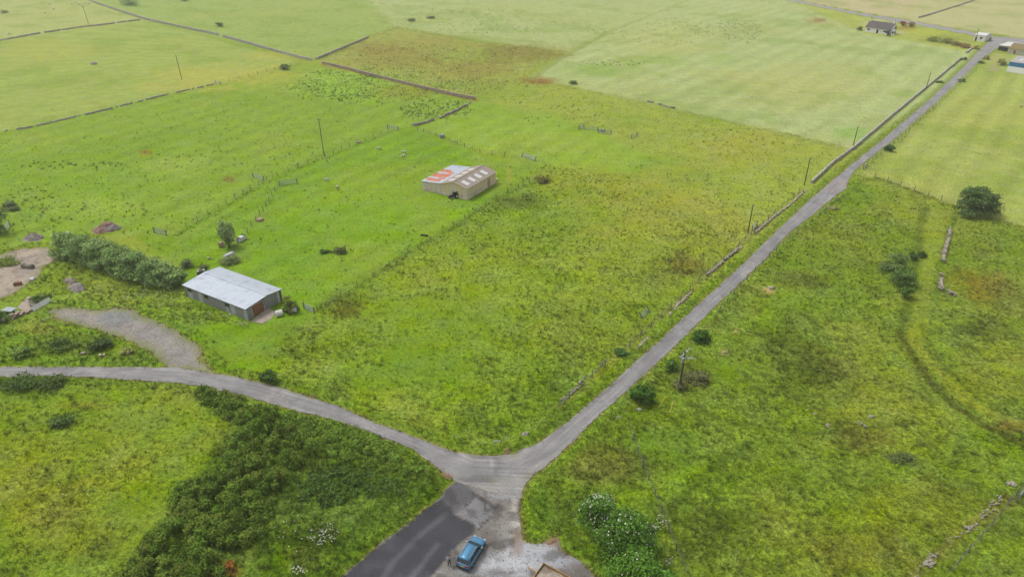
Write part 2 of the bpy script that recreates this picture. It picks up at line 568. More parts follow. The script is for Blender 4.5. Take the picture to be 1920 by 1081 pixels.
# ------------------------------------------------------------------ what grows where: field outlines, colour, roughness, rushes, edge softness
# displayed turf colours; far fields' pale grass also has haze painted in (0-255)
FIELDS = [
    # points, colour, rough (tall grass), rush, soft edge in metres
    ([(-300, 250), (0, 248), (300, 180), (560, 118), (270, 38), (0, 77), (-300, 130)], (163, 184, 110), 0.05, 0.0, 1.5),
    ([(-300, 128), (0, 76), (270, 38), (165, 0), (100, -40), (-300, -40)], (178, 190, 140), 0.03, 0.0, 1.5),
    ([(165, 0), (270, 38), (585, 112), (600, 108), (740, 50), (700, 0), (640, -60), (90, -60)], (154, 178, 112), 0.25, 0.2, 3),
    ([(740, 50), (1060, 100), (1135, 62), (1290, 0), (1350, -60), (640, -60), (690, 0)], (174, 190, 154), 0.2, 0.1, 4),
    ([(595, 110), (690, 70), (742, 50), (860, 72), (1062, 96), (1000, 130), (900, 186), (850, 178), (640, 127)], (150, 158, 92), 0.75, 0.25, 6),
    ([(-300, 300), (0, 248), (410, 157), (575, 118), (890, 186), (845, 215), (770, 238), (610, 292), (500, 338), (325, 440), (180, 440), (0, 470), (-300, 480)], (138, 172, 62), 0.10, 0.03, 1.0),
    ([(325, 440), (500, 338), (610, 292), (735, 243), (770, 238), (900, 285), (1020, 306), (1015, 335), (930, 372), (850, 425), (700, 520), (590, 585), (480, 690), (400, 697), (300, 606), (330, 540), (340, 500), (250, 440)], (128, 169, 44), 0.06, 0.0, 0.6),
    ([(770, 238), (890, 190), (905, 192), (1040, 215), (1130, 248), (1250, 300), (1180, 330), (1020, 310), (900, 285)], (148, 181, 70), 0.06, 0.0, 4),
    ([(890, 187), (990, 150), (1050, 157), (1200, 188), (1280, 208), (1530, 265), (1600, 282), (1500, 372), (1397, 490), (1300, 400), (1180, 330), (1250, 300), (1130, 248), (1040, 215), (905, 192)], (156, 174, 84), 0.26, 0.04, 5),
    ([(1020, 310), (1180, 330), (1300, 400), (1397, 490), (1282, 596), (1190, 680), (1062, 792), (1007, 832), (930, 855), (840, 842), (640, 764), (450, 708), (480, 690), (590, 585), (700, 520), (850, 425), (930, 372)], (128, 156, 46), 0.44, 0.08, 1.6),
    ([(990, 150), (1050, 110), (1140, 62), (1290, -10), (1480, 0), (1620, 62), (1810, 92), (1840, 90), (1746, 184), (1600, 282), (1530, 265), (1280, 208), (1050, 157)], (180, 197, 164), 0.05, 0.0, 3),
    ([(1480, 0), (1620, 62), (1810, 96), (1850, 78), (1840, 66), (1700, 42), (1600, 25)], (172, 186, 106), 0.2, 0.1, 1.5),
    ([(1380, -20), (1600, 20), (1760, 48), (1920, 72), (2200, 110), (2300, -60), (1380, -60)], (200, 192, 184), 0.0, 0.0, 1.0),
    ([(1605, 46), (1660, 32), (1720, 10), (1760, -30), (2300, -60), (2200, 110), (1920, 72), (1745, 46)], (194, 194, 174), 0.0, 0.0, 1.0),
    ([(1860, 100), (1829, 122), (1676, 262), (1640, 290), (1600, 328), (1640, 332), (1740, 366), (1800, 388), (1920, 425), (2300, 520), (2300, 140)], (172, 187, 122), 0.08, 0.0, 0.8),
    ([(1600, 328), (1640, 332), (1740, 366), (1800, 388), (1920, 425), (2300, 520), (2300, 1300), (1100, 1300), (984, 1010), (976, 940), (1024, 874), (1124, 777), (1318, 596), (1428, 492), (1560, 378)], (118, 144, 46), 0.62, 0.26, 1.0),
    ([(1735, 385), (1785, 395), (1765, 470), (1748, 560), (1740, 640), (1705, 640), (1700, 570), (1715, 480)], (136, 158, 56), 0.25, 0.0, 1.0),
    ([(-300, 724), (0, 706), (271, 713), (380, 725), (440, 800), (400, 880), (320, 950), (240, 1081), (150, 1300), (-300, 1300)], (122, 150, 36), 0.35, 0.02, 1.2),
    ([(380, 725), (534, 766), (640, 790), (773, 840), (854, 900), (800, 952), (693, 1036), (560, 1150), (420, 1300), (150, 1300), (240, 1081), (320, 950), (440, 800)], (82, 110, 34), 1.0, 0.7, 1.2),
    ([(-300, 600), (0, 600), (100, 600), (222, 632), (318, 690), (0, 686), (-300, 700)], (112, 142, 42), 0.8, 0.2, 0.8),
    ([(0, 470), (100, 480), (110, 440), (180, 440), (345, 535), (350, 560), (460, 605), (300, 606), (185, 580), (90, 575), (60, 540), (100, 495)], (120, 142, 48), 0.9, 0.1, 1.0),
]
FIELDS = [(GP(p), A3(c), r, u, e) for p, c, r, u, e in FIELDS]
# patches that differ from their field: px, py, rx, ry (photo pixels), colour, strength, rough change, rush change
SPOTS = [
    (430, 142, 150, 22, (196, 188, 100), 0.55, 0, 0), (330, 165, 120, 10, (198, 186, 104), 0.4, 0, 0), (510, 105, 60, 10, (196, 188, 110), 0.4, 0, 0),
    (80, 95, 130, 20, (186, 184, 100), 0.4, 0, 0), (1250, 70, 110, 40, (192, 194, 142), 0.4, 0, 0), (1500, 160, 160, 50, (192, 190, 136), 0.45, 0, 0),
    (1600, 250, 40, 12, (130, 186, 84), 0.6, 0, 0), (1130, 130, 90, 14, (138, 178, 66), 0.5, 0, 0), (1240, 112, 60, 12, (134, 178, 70), 0.45, 0, 0),
    (1360, 110, 40, 14, (134, 176, 74), 0.4, 0, 0), (1010, 152, 36, 9, (140, 92, 50), 0.95, 0.5, 0), (980, 100, 90, 18, (122, 108, 62), 0.7, 0, 0.2), (740, 110, 90, 24, (140, 122, 70), 0.6, 0, 0.1), (880, 130, 90, 22, (136, 120, 66), 0.6, 0, 0.1), (820, 80, 80, 14, (150, 142, 84), 0.6, 0, 0), (700, 90, 50, 14, (134, 124, 72), 0.6, 0, 0), (850, 160, 50, 12, (132, 156, 72), 0.6, 0, 0),
    (1390, 280, 90, 40, (168, 166, 80), 0.5, 0, 0), (1230, 380, 120, 60, (172, 170, 80), 0.5, -0.12, 0), (1090, 330, 80, 30, (166, 166, 74), 0.4, 0, 0),
    (1340, 430, 70, 60, (140, 140, 62), 0.5, 0.2, 0.1), (975, 378, 48, 14, (86, 100, 52), 0.95, 0.4, 0.8), (920, 395, 30, 10, (104, 116, 60), 0.6, 0.4, 0.6),
    (1020, 336, 16, 6, (92, 84, 46), 0.9, 0.4, 0.3), (840, 620, 160, 90, (126, 162, 36), 0.5, -0.2, 0), (750, 700, 130, 50, (112, 156, 34), 0.5, -0.2, 0),
    (900, 520, 140, 50, (146, 168, 50), 0.4, 0, 0), (640, 575, 44, 24, (96, 84, 48), 0.75, 0.3, 0.5), (560, 650, 60, 40, (96, 112, 48), 0.5, 0.3, 0.3), (640, 735, 40, 22, (92, 108, 50), 0.5, 0.2, 0.4),
    (1250, 520, 50, 40, (104, 112, 52), 0.6, 0.2, 0.4), (1290, 495, 40, 18, (112, 92, 54), 0.6, 0.2, 0.4), (1100, 620, 120, 70, (124, 136, 58), 0.5, 0.2, 0.2),
    (980, 760, 120, 50, (94, 124, 44), 0.5, 0.2, 0.2), (900, 800, 90, 30, (80, 112, 38), 0.5, 0.2, 0.2), (1000, 690, 90, 40, (112, 140, 48), 0.4, 0.1, 0.1),
    (700, 160, 150, 36, (124, 164, 66), 0.5, 0.6, 0.6), (760, 172, 70, 14, (150, 96, 54), 0.35, 0.3, 0), (640, 160, 80, 30, (132, 170, 70), 0.5, 0.5, 0.5), (820, 205, 60, 20, (140, 172, 90), 0.5, 0.4, 0.6),
    (100, 340, 220, 50, (124, 166, 40), 0.5, 0.1, 0), (150, 390, 140, 20, (166, 190, 96), 0.45, 0.1, 0), (330, 310, 70, 18, (170, 190, 110), 0.4, 0, 0), (60, 400, 60, 20, (100, 140, 36), 0.5, 0.2, 0),
    (272, 286, 16, 7, (150, 96, 56), 0.85, 0.2, 0), (430, 335, 16, 9, (130, 104, 60), 0.8, 0.2, 0), (700, 390, 160, 60, (134, 178, 44), 0.5, 0, 0), (560, 470, 90, 60, (112, 160, 34), 0.5, 0, 0),
    (860, 400, 120, 20, (134, 178, 48), 0.3, 0, 0), (930, 345, 14, 5, (196, 184, 120), 0.6, 0, 0), (955, 330, 6, 22, (180, 170, 100), 0.5, 0, 0),
    (1490, 660, 120, 70, (90, 104, 42), 0.65, 0.3, 0.5), (1560, 690, 60, 30, (82, 92, 36), 0.6, 0.2, 0.5), (1600, 640, 70, 60, (142, 150, 80), 0.5, 0.2, 0.3), (1540, 560, 90, 40, (124, 156, 46), 0.4, 0, 0),
    (1400, 700, 50, 30, (118, 150, 38), 0.6, -0.3, -0.3), (1340, 690, 60, 26, (120, 156, 40), 0.6, -0.4, -0.4), (1300, 700, 48, 30, (92, 100, 58), 0.8, 0.3, 0.5), (1330, 640, 26, 20, (118, 156, 40), 0.5, 0, 0),
    (1500, 890, 110, 40, (112, 142, 38), 0.55, -0.2, -0.3), (1640, 820, 70, 30, (112, 104, 50), 0.6, 0.2, 0.3), (1720, 950, 130, 60, (138, 142, 50), 0.45, 0, 0), (1620, 1030, 120, 40, (128, 122, 46), 0.5, 0, 0.1),
    (1350, 980, 80, 70, (84, 106, 38), 0.6, 0.2, 0.4), (1240, 840, 60, 50, (106, 146, 34), 0.6, -0.3, -0.3), (1120, 870, 60, 30, (142, 136, 84), 0.55, 0.2, 0.2), (1180, 880, 70, 30, (100, 108, 56), 0.5, 0.2, 0.4),
    (1060, 960, 70, 60, (88, 118, 40), 0.55, 0.2, 0.3), (1010, 950, 22, 50, (104, 146, 34), 0.6, -0.3, -0.3), (1850, 540, 50, 28, (132, 92, 46), 0.6, 0, 0), (1800, 520, 50, 20, (128, 112, 56), 0.5, 0, 0.2),
    (1900, 560, 50, 40, (116, 124, 70), 0.7, 0.2, 0.5), (1850, 470, 40, 20, (108, 112, 70), 0.5, 0.2, 0.4), (1860, 700, 90, 60, (146, 152, 58), 0.5, 0, 0), (1900, 800, 60, 12, (116, 88, 44), 0.75, 0, 0.1),
    (1870, 620, 60, 20, (104, 116, 52), 0.5, 0.1, 0.3), (1840, 610, 30, 14, (84, 100, 48), 0.6, 0.2, 0.5), (1560, 430, 90, 40, (140, 142, 66), 0.4, 0.1, 0.1), (1600, 470, 60, 40, (128, 140, 58), 0.4, 0.1, 0.1),
    (1500, 520, 60, 20, (96, 98, 56), 0.6, 0.2, 0.4), (1440, 543, 12, 6, (206, 180, 150), 0.9, -0.5, -0.5), (1380, 620, 8, 5, (200, 180, 150), 0.6, -0.4, -0.4), (1357, 660, 8, 6, (200, 186, 150), 0.7, -0.4, -0.4),
    (40, 850, 110, 40, (142, 150, 56), 0.45, 0, 0), (60, 930, 110, 60, (152, 148, 62), 0.5, 0.1, 0), (230, 880, 60, 40, (150, 152, 60), 0.4, 0.1, 0), (300, 800, 90, 40, (122, 160, 32), 0.5, -0.1, 0), (280, 960, 50, 60, (130, 158, 28), 0.5, -0.2, 0),
    (130, 1000, 120, 40, (140, 140, 54), 0.4, 0.1, 0), (120, 785, 40, 16, (84, 110, 46), 0.75, 0.4, 0.5), (150, 760, 60, 12, (144, 142, 72), 0.5, 0.2, 0), (60, 718, 90, 12, (74, 92, 40), 0.85, 0.4, 0.5), (200, 725, 60, 8, (104, 118, 56), 0.6, 0.4, 0.3),
    (420, 770, 40, 30, (100, 140, 44), 0.6, 0.3, 0), (620, 880, 90, 50, (64, 90, 34), 0.6, 0.2, 0.3), (560, 940, 70, 60, (70, 98, 36), 0.5, 0.2, 0.3), (560, 1040, 60, 30, (126, 138, 70), 0.45, 0.2, 0), (690, 1000, 60, 40, (96, 128, 38), 0.5, 0.1, 0),
    (640, 830, 130, 22, (92, 120, 42), 0.5, 0.2, 0.2), (790, 930, 30, 20, (96, 136, 34), 0.6, 0, 0), (420, 1068, 34, 14, (128, 92, 40), 0.8, 0.3, 0.2),
    (110, 640, 60, 24, (84, 104, 44), 0.6, 0.3, 0.3), (190, 650, 40, 20, (78, 96, 46), 0.6, 0.3, 0.3), (80, 612, 60, 12, (160, 150, 96), 0.4, 0.2, 0), (240, 660, 20, 14, (150, 160, 80), 0.5, 0.2, 0),
    (20, 480, 40, 18, (110, 124, 52), 0.9, 0.4, 0.2), (230, 570, 60, 8, (168, 164, 82), 0.5, 0, 0), (430, 665, 70, 20, (136, 160, 56), 0.5, -0.3, 0), (520, 630, 60, 24, (126, 152, 48), 0.4, -0.2, 0),
    (1530, 40, 26, 6, (146, 124, 84), 0.6, 0.2, 0), (1540, 38, 14, 4, (130, 84, 60), 0.7, 0.1, 0), (1390, 60, 60, 20, (134, 150, 88), 0.4, 0.2, 0.3), (1770, 72, 60, 10, (110, 116, 56), 0.6, 0.5, 0.4),
    (1700, 52, 20, 6, (140, 88, 60), 0.8, 0.3, 0), (1740, 60, 60, 8, (176, 190, 66), 0.6, 0, 0), (1690, 62, 16, 5, (190, 186, 176), 0.8, 0, 0), (1870, 112, 22, 12, (176, 172, 136), 0.7, 0, 0), (1866, 128, 12, 6, (176, 170, 160), 0.8, -0.3, 0),
]
# lines: banks, ditches, wheel tracks and overgrown boundaries: points, half width (m), colour, strength, rough change
LINES = [
    ([(0, 252), (300, 184), (410, 160), (560, 120)], 1.0, (108, 138, 58), 0.5, 0.3), ([(735, 246), (670, 272), (610, 296), (500, 342), (410, 394), (325, 442)], 0.8, (96, 130, 44), 0.55, 0.3),
    ([(330, 452), (410, 404), (470, 366), (520, 346)], 0.7, (150, 176, 76), 0.5, 0), ([(340, 455), (420, 406), (478, 370)], 0.35, (112, 128, 58), 0.5, 0),
    ([(770, 240), (830, 258), (900, 286), (1000, 300), (1028, 308)], 0.8, (116, 142, 56), 0.5, 0.3),
    ([(1012, 338), (930, 372), (850, 425), (760, 482), (700, 520), (600, 580)], 0.9, (98, 122, 42), 0.7, 0.3), ([(870, 425), (780, 480), (710, 526), (620, 580), (540, 625)], 0.5, (106, 152, 34), 0.35, 0),
    ([(990, 152), (1050, 112), (1138, 62), (1160, 54), (1290, 0)], 1.2, (128, 142, 72), 0.55, 0.2), ([(1030, 156), (1200, 188), (1280, 208), (1400, 236), (1530, 265), (1600, 281)], 1.3, (132, 140, 72), 0.5, 0.3),
    ([(600, 112), (690, 70), (740, 52)], 1.2, (120, 124, 74), 0.6, 0.2), ([(600, 120), (700, 142), (890, 188)], 1.6, (150, 92, 54), 0.6, 0.4), ([(740, 52), (860, 72), (1062, 98)], 1.5, (118, 132, 62), 0.5, 0.2),
    ([(690, 4), (850, 20), (1000, 36), (1135, 56)], 1.2, (122, 140, 74), 0.5, 0.2), ([(850, 20), (780, 36), (690, 44)], 1.2, (110, 132, 66), 0.4, 0.2),
    ([(0, 26), (60, 17), (130, 9)], 2.0, (120, 142, 66), 0.5, 0.3), ([(1640, 332), (1740, 366), (1800, 388)], 0.9, (88, 96, 46), 0.75, 0.3), ([(1800, 388), (1860, 408), (1925, 428)], 1.0, (124, 124, 64), 0.5, 0.3),
    ([(1737, 380), (1720, 470), (1702, 560), (1690, 620)], 0.9, (84, 106, 36), 0.65, -0.1), ([(1690, 620), (1722, 690), (1760, 735), (1795, 768), (1840, 790), (1925, 838)], 0.8, (84, 86, 32), 0.75, -0.1),
    ([(1706, 606), (1738, 676), (1806, 750), (1930, 806)], 0.9, (156, 164, 64), 0.6, -0.3), ([(1724, 600), (1754, 670), (1816, 738), (1930, 790)], 0.5, (96, 112, 40), 0.45, -0.1), ([(1790, 400), (1768, 480), (1752, 560)], 0.7, (96, 126, 42), 0.5, 0),
    ([(1750, 585), (1830, 600), (1925, 640)], 0.7, (92, 112, 48), 0.55, 0.2), ([(1290, 755), (1350, 785), (1420, 800), (1520, 812), (1640, 800), (1720, 795)], 0.5, (86, 108, 38), 0.6, 0),
    ([(1410, 830), (1340, 880), (1290, 915), (1240, 960)], 0.7, (78, 104, 34), 0.6, 0), ([(1280, 760), (1330, 785), (1400, 810)], 0.5, (122, 152, 44), 0.4, -0.2),
    ([(1130, 360), (1230, 390), (1300, 420)], 1.2, (112, 130, 52), 0.4, 0.1), ([(1925, 925), (1860, 990), (1780, 1075)], 0.8, (126, 150, 62), 0.5, -0.2), ([(1890, 935), (1800, 1010), (1720, 1081)], 0.8, (140, 132, 82), 0.5, -0.1),
    ([(1590, 350), (1560, 385), (1480, 450), (1400, 530), (1330, 605), (1240, 690), (1190, 745)], 0.6, (136, 142, 74), 0.4, 0.2), ([(1510, 354), (1400, 452), (1300, 540), (1180, 650), (1050, 760)], 0.7, (128, 130, 70), 0.5, 0.4),
    ([(1850, 100), (1764, 178), (1640, 290), (1520, 388)], 0.7, (124, 130, 60), 0.4, 0.3),
]
LINES = [(GP(p), w, A3(c), k, r) for p, w, c, k, r in LINES]
def _dir(a, b):
    p, q = G(*a), G(*b)
    d = (q - p).normalized()
    return (d.x, d.y)
MOWN_FIELDS = [(FIELDS[6][0], _dir((598, 582), (1012, 335)), 7.0, 0.16), (FIELDS[5][0], _dir((328, 440), (728, 246)), 9.0, 0.12), (FIELDS[0][0], _dir((0, 248), (400, 159)), 9.0, 0.12),
               (FIELDS[10][0], _dir((1521, 344), (1802, 110)), 11.0, 0.12), (FIELDS[14][0], _dir((1521, 344), (1802, 110)), 8.0, 0.14), (FIELDS[7][0], _dir((598, 582), (1012, 335)), 8.0, 0.10)]
STRAW, LUSH, DARK = A3((180, 178, 98)), A3((118, 158, 30)), A3((72, 96, 34))

def bare(x, y):
    """0 on grass, 1 on roads, car park, gravel and floors"""
    w = 0.35 * (fbm(x, y, 2.0, 91, 3) - 0.5) * 2
    d = np.full(np.shape(x), -1e9)
    for P in (P_ROAD, P_PARK, P_TRACK, P_YARD, P_FAR):
        d = np.maximum(d, sdist(x, y, P) + w)
    return d
def flora(x, y):
    """turf colour, tall grass density and rush density at ground points"""
    x, y = np.asarray(x, float), np.asarray(y, float)
    n = len(x)
    wx = x + 1.6 * (fbm(x, y, 7, 11, 3) - 0.5) + 0.8 * (fbm(x, y, 1.6, 13, 2) - 0.5)
    wy = y + 1.6 * (fbm(x, y, 7, 21, 3) - 0.5) + 0.8 * (fbm(x, y, 1.6, 23, 2) - 0.5)
    col = np.tile(A3((146, 170, 70)), (n, 1))
    rough, rush = np.full(n, 0.1), np.zeros(n)
    for P, c, r, u, e in FIELDS:
        lo, hi = P.min(0) - 6, P.max(0) + 6
        i = np.where((wx > lo[0]) & (wx < hi[0]) & (wy > lo[1]) & (wy < hi[1]))[0]
        if not len(i):
            continue
        k = sstep(-e, e, sdist(wx[i], wy[i], P))
        col[i] += (c - col[i]) * k[:, None]
        rough[i] += (r - rough[i]) * k
        rush[i] += (u - rush[i]) * k
    # drier and lusher swathes of the turf itself
    dry = sstep(0.50, 0.72, fbm(x, y, 26, 31, 5))
    lush = sstep(0.50, 0.70, fbm(x + 300, y, 17, 41, 5))
    dry2 = sstep(0.55, 0.75, fbm(x, y + 90, 5.5, 51, 4))
    col += (STRAW - col) * (0.20 * dry + 0.13 * dry2 * rough)[:, None]
    col += (LUSH - col) * (0.34 * lush)[:, None]
    dk = sstep(0.56, 0.74, fbm(x - 70, y, 3.2, 61, 4)) * (0.25 + rough)
    col += (DARK - col) * np.clip(0.24 * dk, 0, 0.5)[:, None]
    # cooler grey-green stands of a different grass, mostly in the rough
    cool = sstep(0.52, 0.66, fbm(x + 33, y - 51, 9.0, 63, 5))
    col += (A3((128, 154, 86)) - col) * (cool * (0.08 + 0.22 * rough))[:, None]
    # mowing and harrowing bands in the grazed fields
    for P, (ux, uy), per, amp in MOWN_FIELDS:
        lo, hi = P.min(0), P.max(0)
        i = np.where((x > lo[0]) & (x < hi[0]) & (y > lo[1]) & (y < hi[1]))[0]
        if len(i):
            m = sstep(-1, 3, sdist(x[i], y[i], P))
            s = (x[i] * -uy + y[i] * ux) + 2.5 * (fbm(x[i], y[i], 30, 67, 3) - 0.5)
            al = fbm((x[i] * ux + y[i] * uy) / 14, s / 1.6, 1.0, 69, 4) - 0.5
            w = np.sin(s * 2 * math.pi / per) * 0.5 + 1.4 * al
            col[i] *= (1 + amp * w * m)[:, None]
    ok = y > 8
    px, py = to_px(x, np.maximum(y, 8))
    nz = fbm(x, y, 3.0, 71, 4)
    nz2 = fbm(x, y, 9.0, 77, 3)
    for sx, sy, rx, ry, c, s, dr, du in SPOTS:
        i = np.where(ok & (abs(px - sx) < rx * 1.5) & (abs(py - sy) < ry * 1.5))[0]
        if not len(i):
            continue
        q = np.sqrt(((px[i] - sx) / rx) ** 2 + ((py[i] - sy) / ry) ** 2) + 0.9 * (nz[i] - 0.5) + 0.9 * (nz2[i] - 0.5)
        k = sstep(1.35, 0.35, q)
        col[i] += (A3(c) - col[i]) * (0.82 * s * k)[:, None]
        rough[i] += dr * k
        rush[i] += 0.7 * du * k
    for P, w, c, s, dr in LINES:
        lo, hi = P.min(0) - 4, P.max(0) + 4
        i = np.where((wx > lo[0]) & (wx < hi[0]) & (wy > lo[1]) & (wy < hi[1]))[0]
        if not len(i):
            continue
        d = seg_dist(wx[i], wy[i], P)
        k = sstep(1.5 * w, 0.4 * w, d) * np.clip(0.35 + 1.3 * nz[i], 0, 1)
        col[i] += (c - col[i]) * (s * k)[:, None]
        rough[i] += dr * k
    b = bare(x, y)
    verge = sstep(-2.6, -0.8, b) * sstep(0.4, -0.3, b)      # trimmed, lusher verge
    col += (A3((116, 152, 38)) - col) * (0.55 * verge)[:, None]
    dirt = sstep(-0.7, 0.2, b + 0.9 * (nz - 0.5))
    col += (A3((150, 136, 112)) - col) * (0.6 * dirt)[:, None]
    col = col * (1 + 0.26 * np.clip(rough, 0, 1))[:, None]
    return col * np.array([1.12, 1.07, 0.60]), np.clip(rough, 0, 1), np.clip(rush, 0, 1), b
def ground_z(x, y, b, rough):
    h = 0.42 * (fbm(x, y, 3.4, 81, 4) - 0.5) * (0.4 + rough) + 0.5 * (fbm(x, y, 22, 85, 3) - 0.5)
    bank = 0.28 * sstep(-0.4, -1.3, b) * sstep(-3.6, -1.8, b) * (0.6 + 0.8 * fbm(x, y, 3.0, 87, 3))
    return h * sstep(-0.3, -4.0, b) + bank - 0.03

# ------------------------------------------------------------------ the ground: one sheet, finest where the photograph looks
def make_ground():
    rs = [0.0, 12.0, 22.0]
    r = 30.0
    while r < 700:
        rs.append(r)
        r += max(0.28, 0.28 * (r / 60.0) ** 1.55)
    while r < 9000:
        rs.append(r)
        r *= 1.25
    th = list(np.arange(-180, -60, 4.0)) + list(np.arange(-60, -46, 0.6)) + list(np.arange(-46, 46, 0.16)) + list(np.arange(46, 60, 0.6)) + list(np.arange(60, 180, 4.0))
    th = np.radians(np.array(th))
    R, T = np.meshgrid(np.array(rs), th, indexing='ij')
    x, y = (R * np.sin(T)).ravel(), (R * np.cos(T)).ravel()
    col, rough, rush, b = flora(x, y)
    z = ground_z(x, y, b, rough)
    nr, nth = R.shape
    I = np.arange(nr * nth).reshape(nr, nth)
    J = np.roll(I, -1, axis=1)
    F = np.stack([I[:-1], I[1:], J[1:], J[:-1]], -1).reshape(-1, 4)
    F = F[:, ::-1]
    o = bpy.data.objects.new('ground', np_mesh('ground', np.stack([x, y, z], 1), F, np.hstack([col, rough[:, None]]), False, 'turf'))
    o.data.polygons.foreach_set('use_smooth', [True] * len(o.data.polygons))
    put(o)
    return tag(o, 'green pasture ground running to the horizon', kind='structure')
make_ground()

# ------------------------------------------------------------------ roads: ragged-edged sheets with their own wear
def sheet(name, P, paint, z, step, ragged=0.12, label=None):
    pts = []
    n = len(P)
    for i in range(n):
        a, b = P[i], P[(i + 1) % n]
        L = float(np.hypot(*(b - a)))
        k = max(1, int(L / max(0.5, step * 0.6)))
        for j in range(k):
            pts.append(a + (b - a) * j / k)
    pts = np.array(pts)
    pts += np.stack([fbm(pts[:, 0], pts[:, 1], 1.3, 5, 3) - 0.5, fbm(pts[:, 0], pts[:, 1], 1.3, 6, 3) - 0.5], 1) * 4 * ragged
    lo, hi = pts.min(0), pts.max(0)
    gx, gy = np.meshgrid(np.arange(lo[0], hi[0], step), np.arange(lo[1], hi[1], step))
    gx, gy = gx.ravel() + RNG.uniform(-.2, .2, gx.size) * step, gy.ravel() + RNG.uniform(-.2, .2, gy.size) * step
    keep = sdist(gx, gy, pts) > step * 0.4
    inner = np.stack([gx[keep], gy[keep]], 1)
    allp = [Vector((float(p[0]), float(p[1]))) for p in np.vstack([pts, inner])]
    m = len(pts)
    vs, es, fs, *_ = delaunay_2d_cdt(allp, [], [list(range(m))], 1, 1e-4)
    V = np.array([(v.x, v.y, 0.0) for v in vs])
    V[:, 2] = z
    F = np.array([f for f in fs if len(f) == 3])
    o = bpy.data.objects.new(name, np_mesh(name, V, F, paint(V[:, 0], V[:, 1]), False, 'tarmac'))
    put(o)
    if name == 'road':
        a = o.data.attributes.new('lane', 'FLOAT_VECTOR', 'POINT')
        s, d = lane_coords(V[:, 0], V[:, 1])
        a.data.foreach_set('vector', np.stack([s, d, np.zeros(len(s))], 1).astype(np.float32).ravel())
    return tag(o, label, kind='structure')
def lane_coords(x, y):
    """distance along and across the nearer lane"""
    best, S, Dd = np.full(len(x), 1e9), np.zeros(len(x)), np.zeros(len(x))
    for P in (CENTRE_L, CENTRE_R):
        s0 = 0.0
        for a, b in zip(P[:-1], P[1:]):
            e = b - a
            L = float(np.hypot(*e))
            u = e / L
            t = np.clip((x - a[0]) * u[0] + (y - a[1]) * u[1], 0, L)
            qx, qy = x - a[0] - t * u[0], y - a[1] - t * u[1]
            d = np.hypot(qx, qy)
            m = d < best
            best[m], S[m], Dd[m] = d[m], s0 + t[m], (qx * -u[1] + qy * u[0])[m]
            s0 += L
    return S, Dd
CENTRE_R = GP([((a[0] + b[0]) / 2, (a[1] + b[1]) / 2) for a, b in (((1862, 68), (1892, 76)), ((1811, 122), (1829, 122)), ((1746, 184), (1764, 184)), ((1655, 262), (1676, 262)),
              ((1570, 331), (1592, 336)), ((1521, 372), (1554, 378)), ((1397, 492), (1428, 492)), ((1282, 596), (1318, 596)), ((1190, 680), (1228, 683)), ((1062, 792), (1108, 792)), ((1007, 832), (1040, 858)), ((960, 850), (975, 900)))])
CENTRE_L = GP([(-260, 712), (0, 697), (167, 697), (333, 703), (400, 715), (480, 731), (551, 752), (640, 777), (740, 817), (820, 852), (880, 876), (975, 880)])
def paint_road(x, y):
    dl, dr = seg_dist(x, y, CENTRE_L), seg_dist(x, y, CENTRE_R)
    d = np.minimum(dl, dr)
    n1, n2 = fbm(x, y, 6, 201, 4), fbm(x, y, 1.2, 205, 3)
    col = np.tile(A3((168, 165, 163)), (len(x), 1)) * (0.86 + 0.28 * fbm(x, y, 2.5, 207, 4))[:, None]
    col += (A3((152, 149, 149)) - col) * (sstep(1.0, 0.0, abs(d - 0.0)) * 0.7)[:, None]
    wt = sstep(0.45, 0.1, abs(d - 0.85)) * 0.8
    col += (A3((140, 138, 142)) - col) * (wt * np.clip(0.4 + n1, 0, 1))[:, None]
    col += (A3((178, 174, 170)) - col) * (sstep(0.5, 0.8, n1) * 0.5)[:, None]
    edge = sstep(1.3, 2.0, d) * np.clip(n2 * 1.4, 0, 1)
    col += (A3((150, 146, 134)) - col) * (0.45 * edge)[:, None]
    cr = fbm(x, y, 3.5, 211, 4)
    col += (A3((112, 110, 112)) - col) * (0.5 * sstep(0.030, 0.006, abs(cr - 0.5)) * sstep(0.42, 0.6, n1))[:, None]
    col += (A3((138, 134, 136)) - col) * (0.55 * sstep(0.60, 0.63, fbm(x, y, 4.5, 215, 2)))[:, None]
    mud = sstep(0.55, 0.75, fbm(x, y, 2.2, 219, 4)) * sstep(0.9, 1.7, d)
    col += (A3((140, 138, 104)) - col) * (0.6 * mud)[:, None]
    px, py = to_px(x, y)
    for sx, sy, rx, ry, c, s in ((360, 718, 26, 3, (118, 118, 122), 0.6), (921, 872, 4, 20, (196, 192, 190), 0.7), (915, 858, 26, 3, (112, 110, 112), 0.5), (926, 880, 5, 14, (112, 112, 114), 0.5),
                                 (870, 862, 60, 5, (176, 172, 172), 0.5), (1560, 345, 24, 16, (174, 160, 158), 0.5), (780, 828, 8, 4, (120, 120, 124), 0.5), (880, 900, 70, 4, (118, 118, 120), 0.5),
                                 (960, 905, 30, 16, (170, 168, 166), 0.6), (850, 880, 40, 14, (162, 160, 160), 0.4), (1870, 78, 20, 6, (168, 166, 172), 0.5)):
        k = sstep(1.3, 0.6, np.sqrt(((px - sx) / rx) ** 2 + ((py - sy) / ry) ** 2) + 0.9 * (n2 - 0.5))
        col += (A3(c) - col) * (s * k)[:, None]
    return col
PK_NEW = GP([(827, 934), (838, 945), (848, 955), (852, 964), (872, 975), (889, 983), (889, 996), (850, 1030), (800, 1090), (700, 1240), (540, 1150), (650, 1074), (693, 1034), (750, 994), (800, 950)])
PK_MID = GP([(854, 898), (888, 920), (890, 932), (851, 960), (838, 946), (824, 936)])
PK_SLAB = GP([(890, 932), (932, 950), (895, 990), (886, 980), (853, 961)])
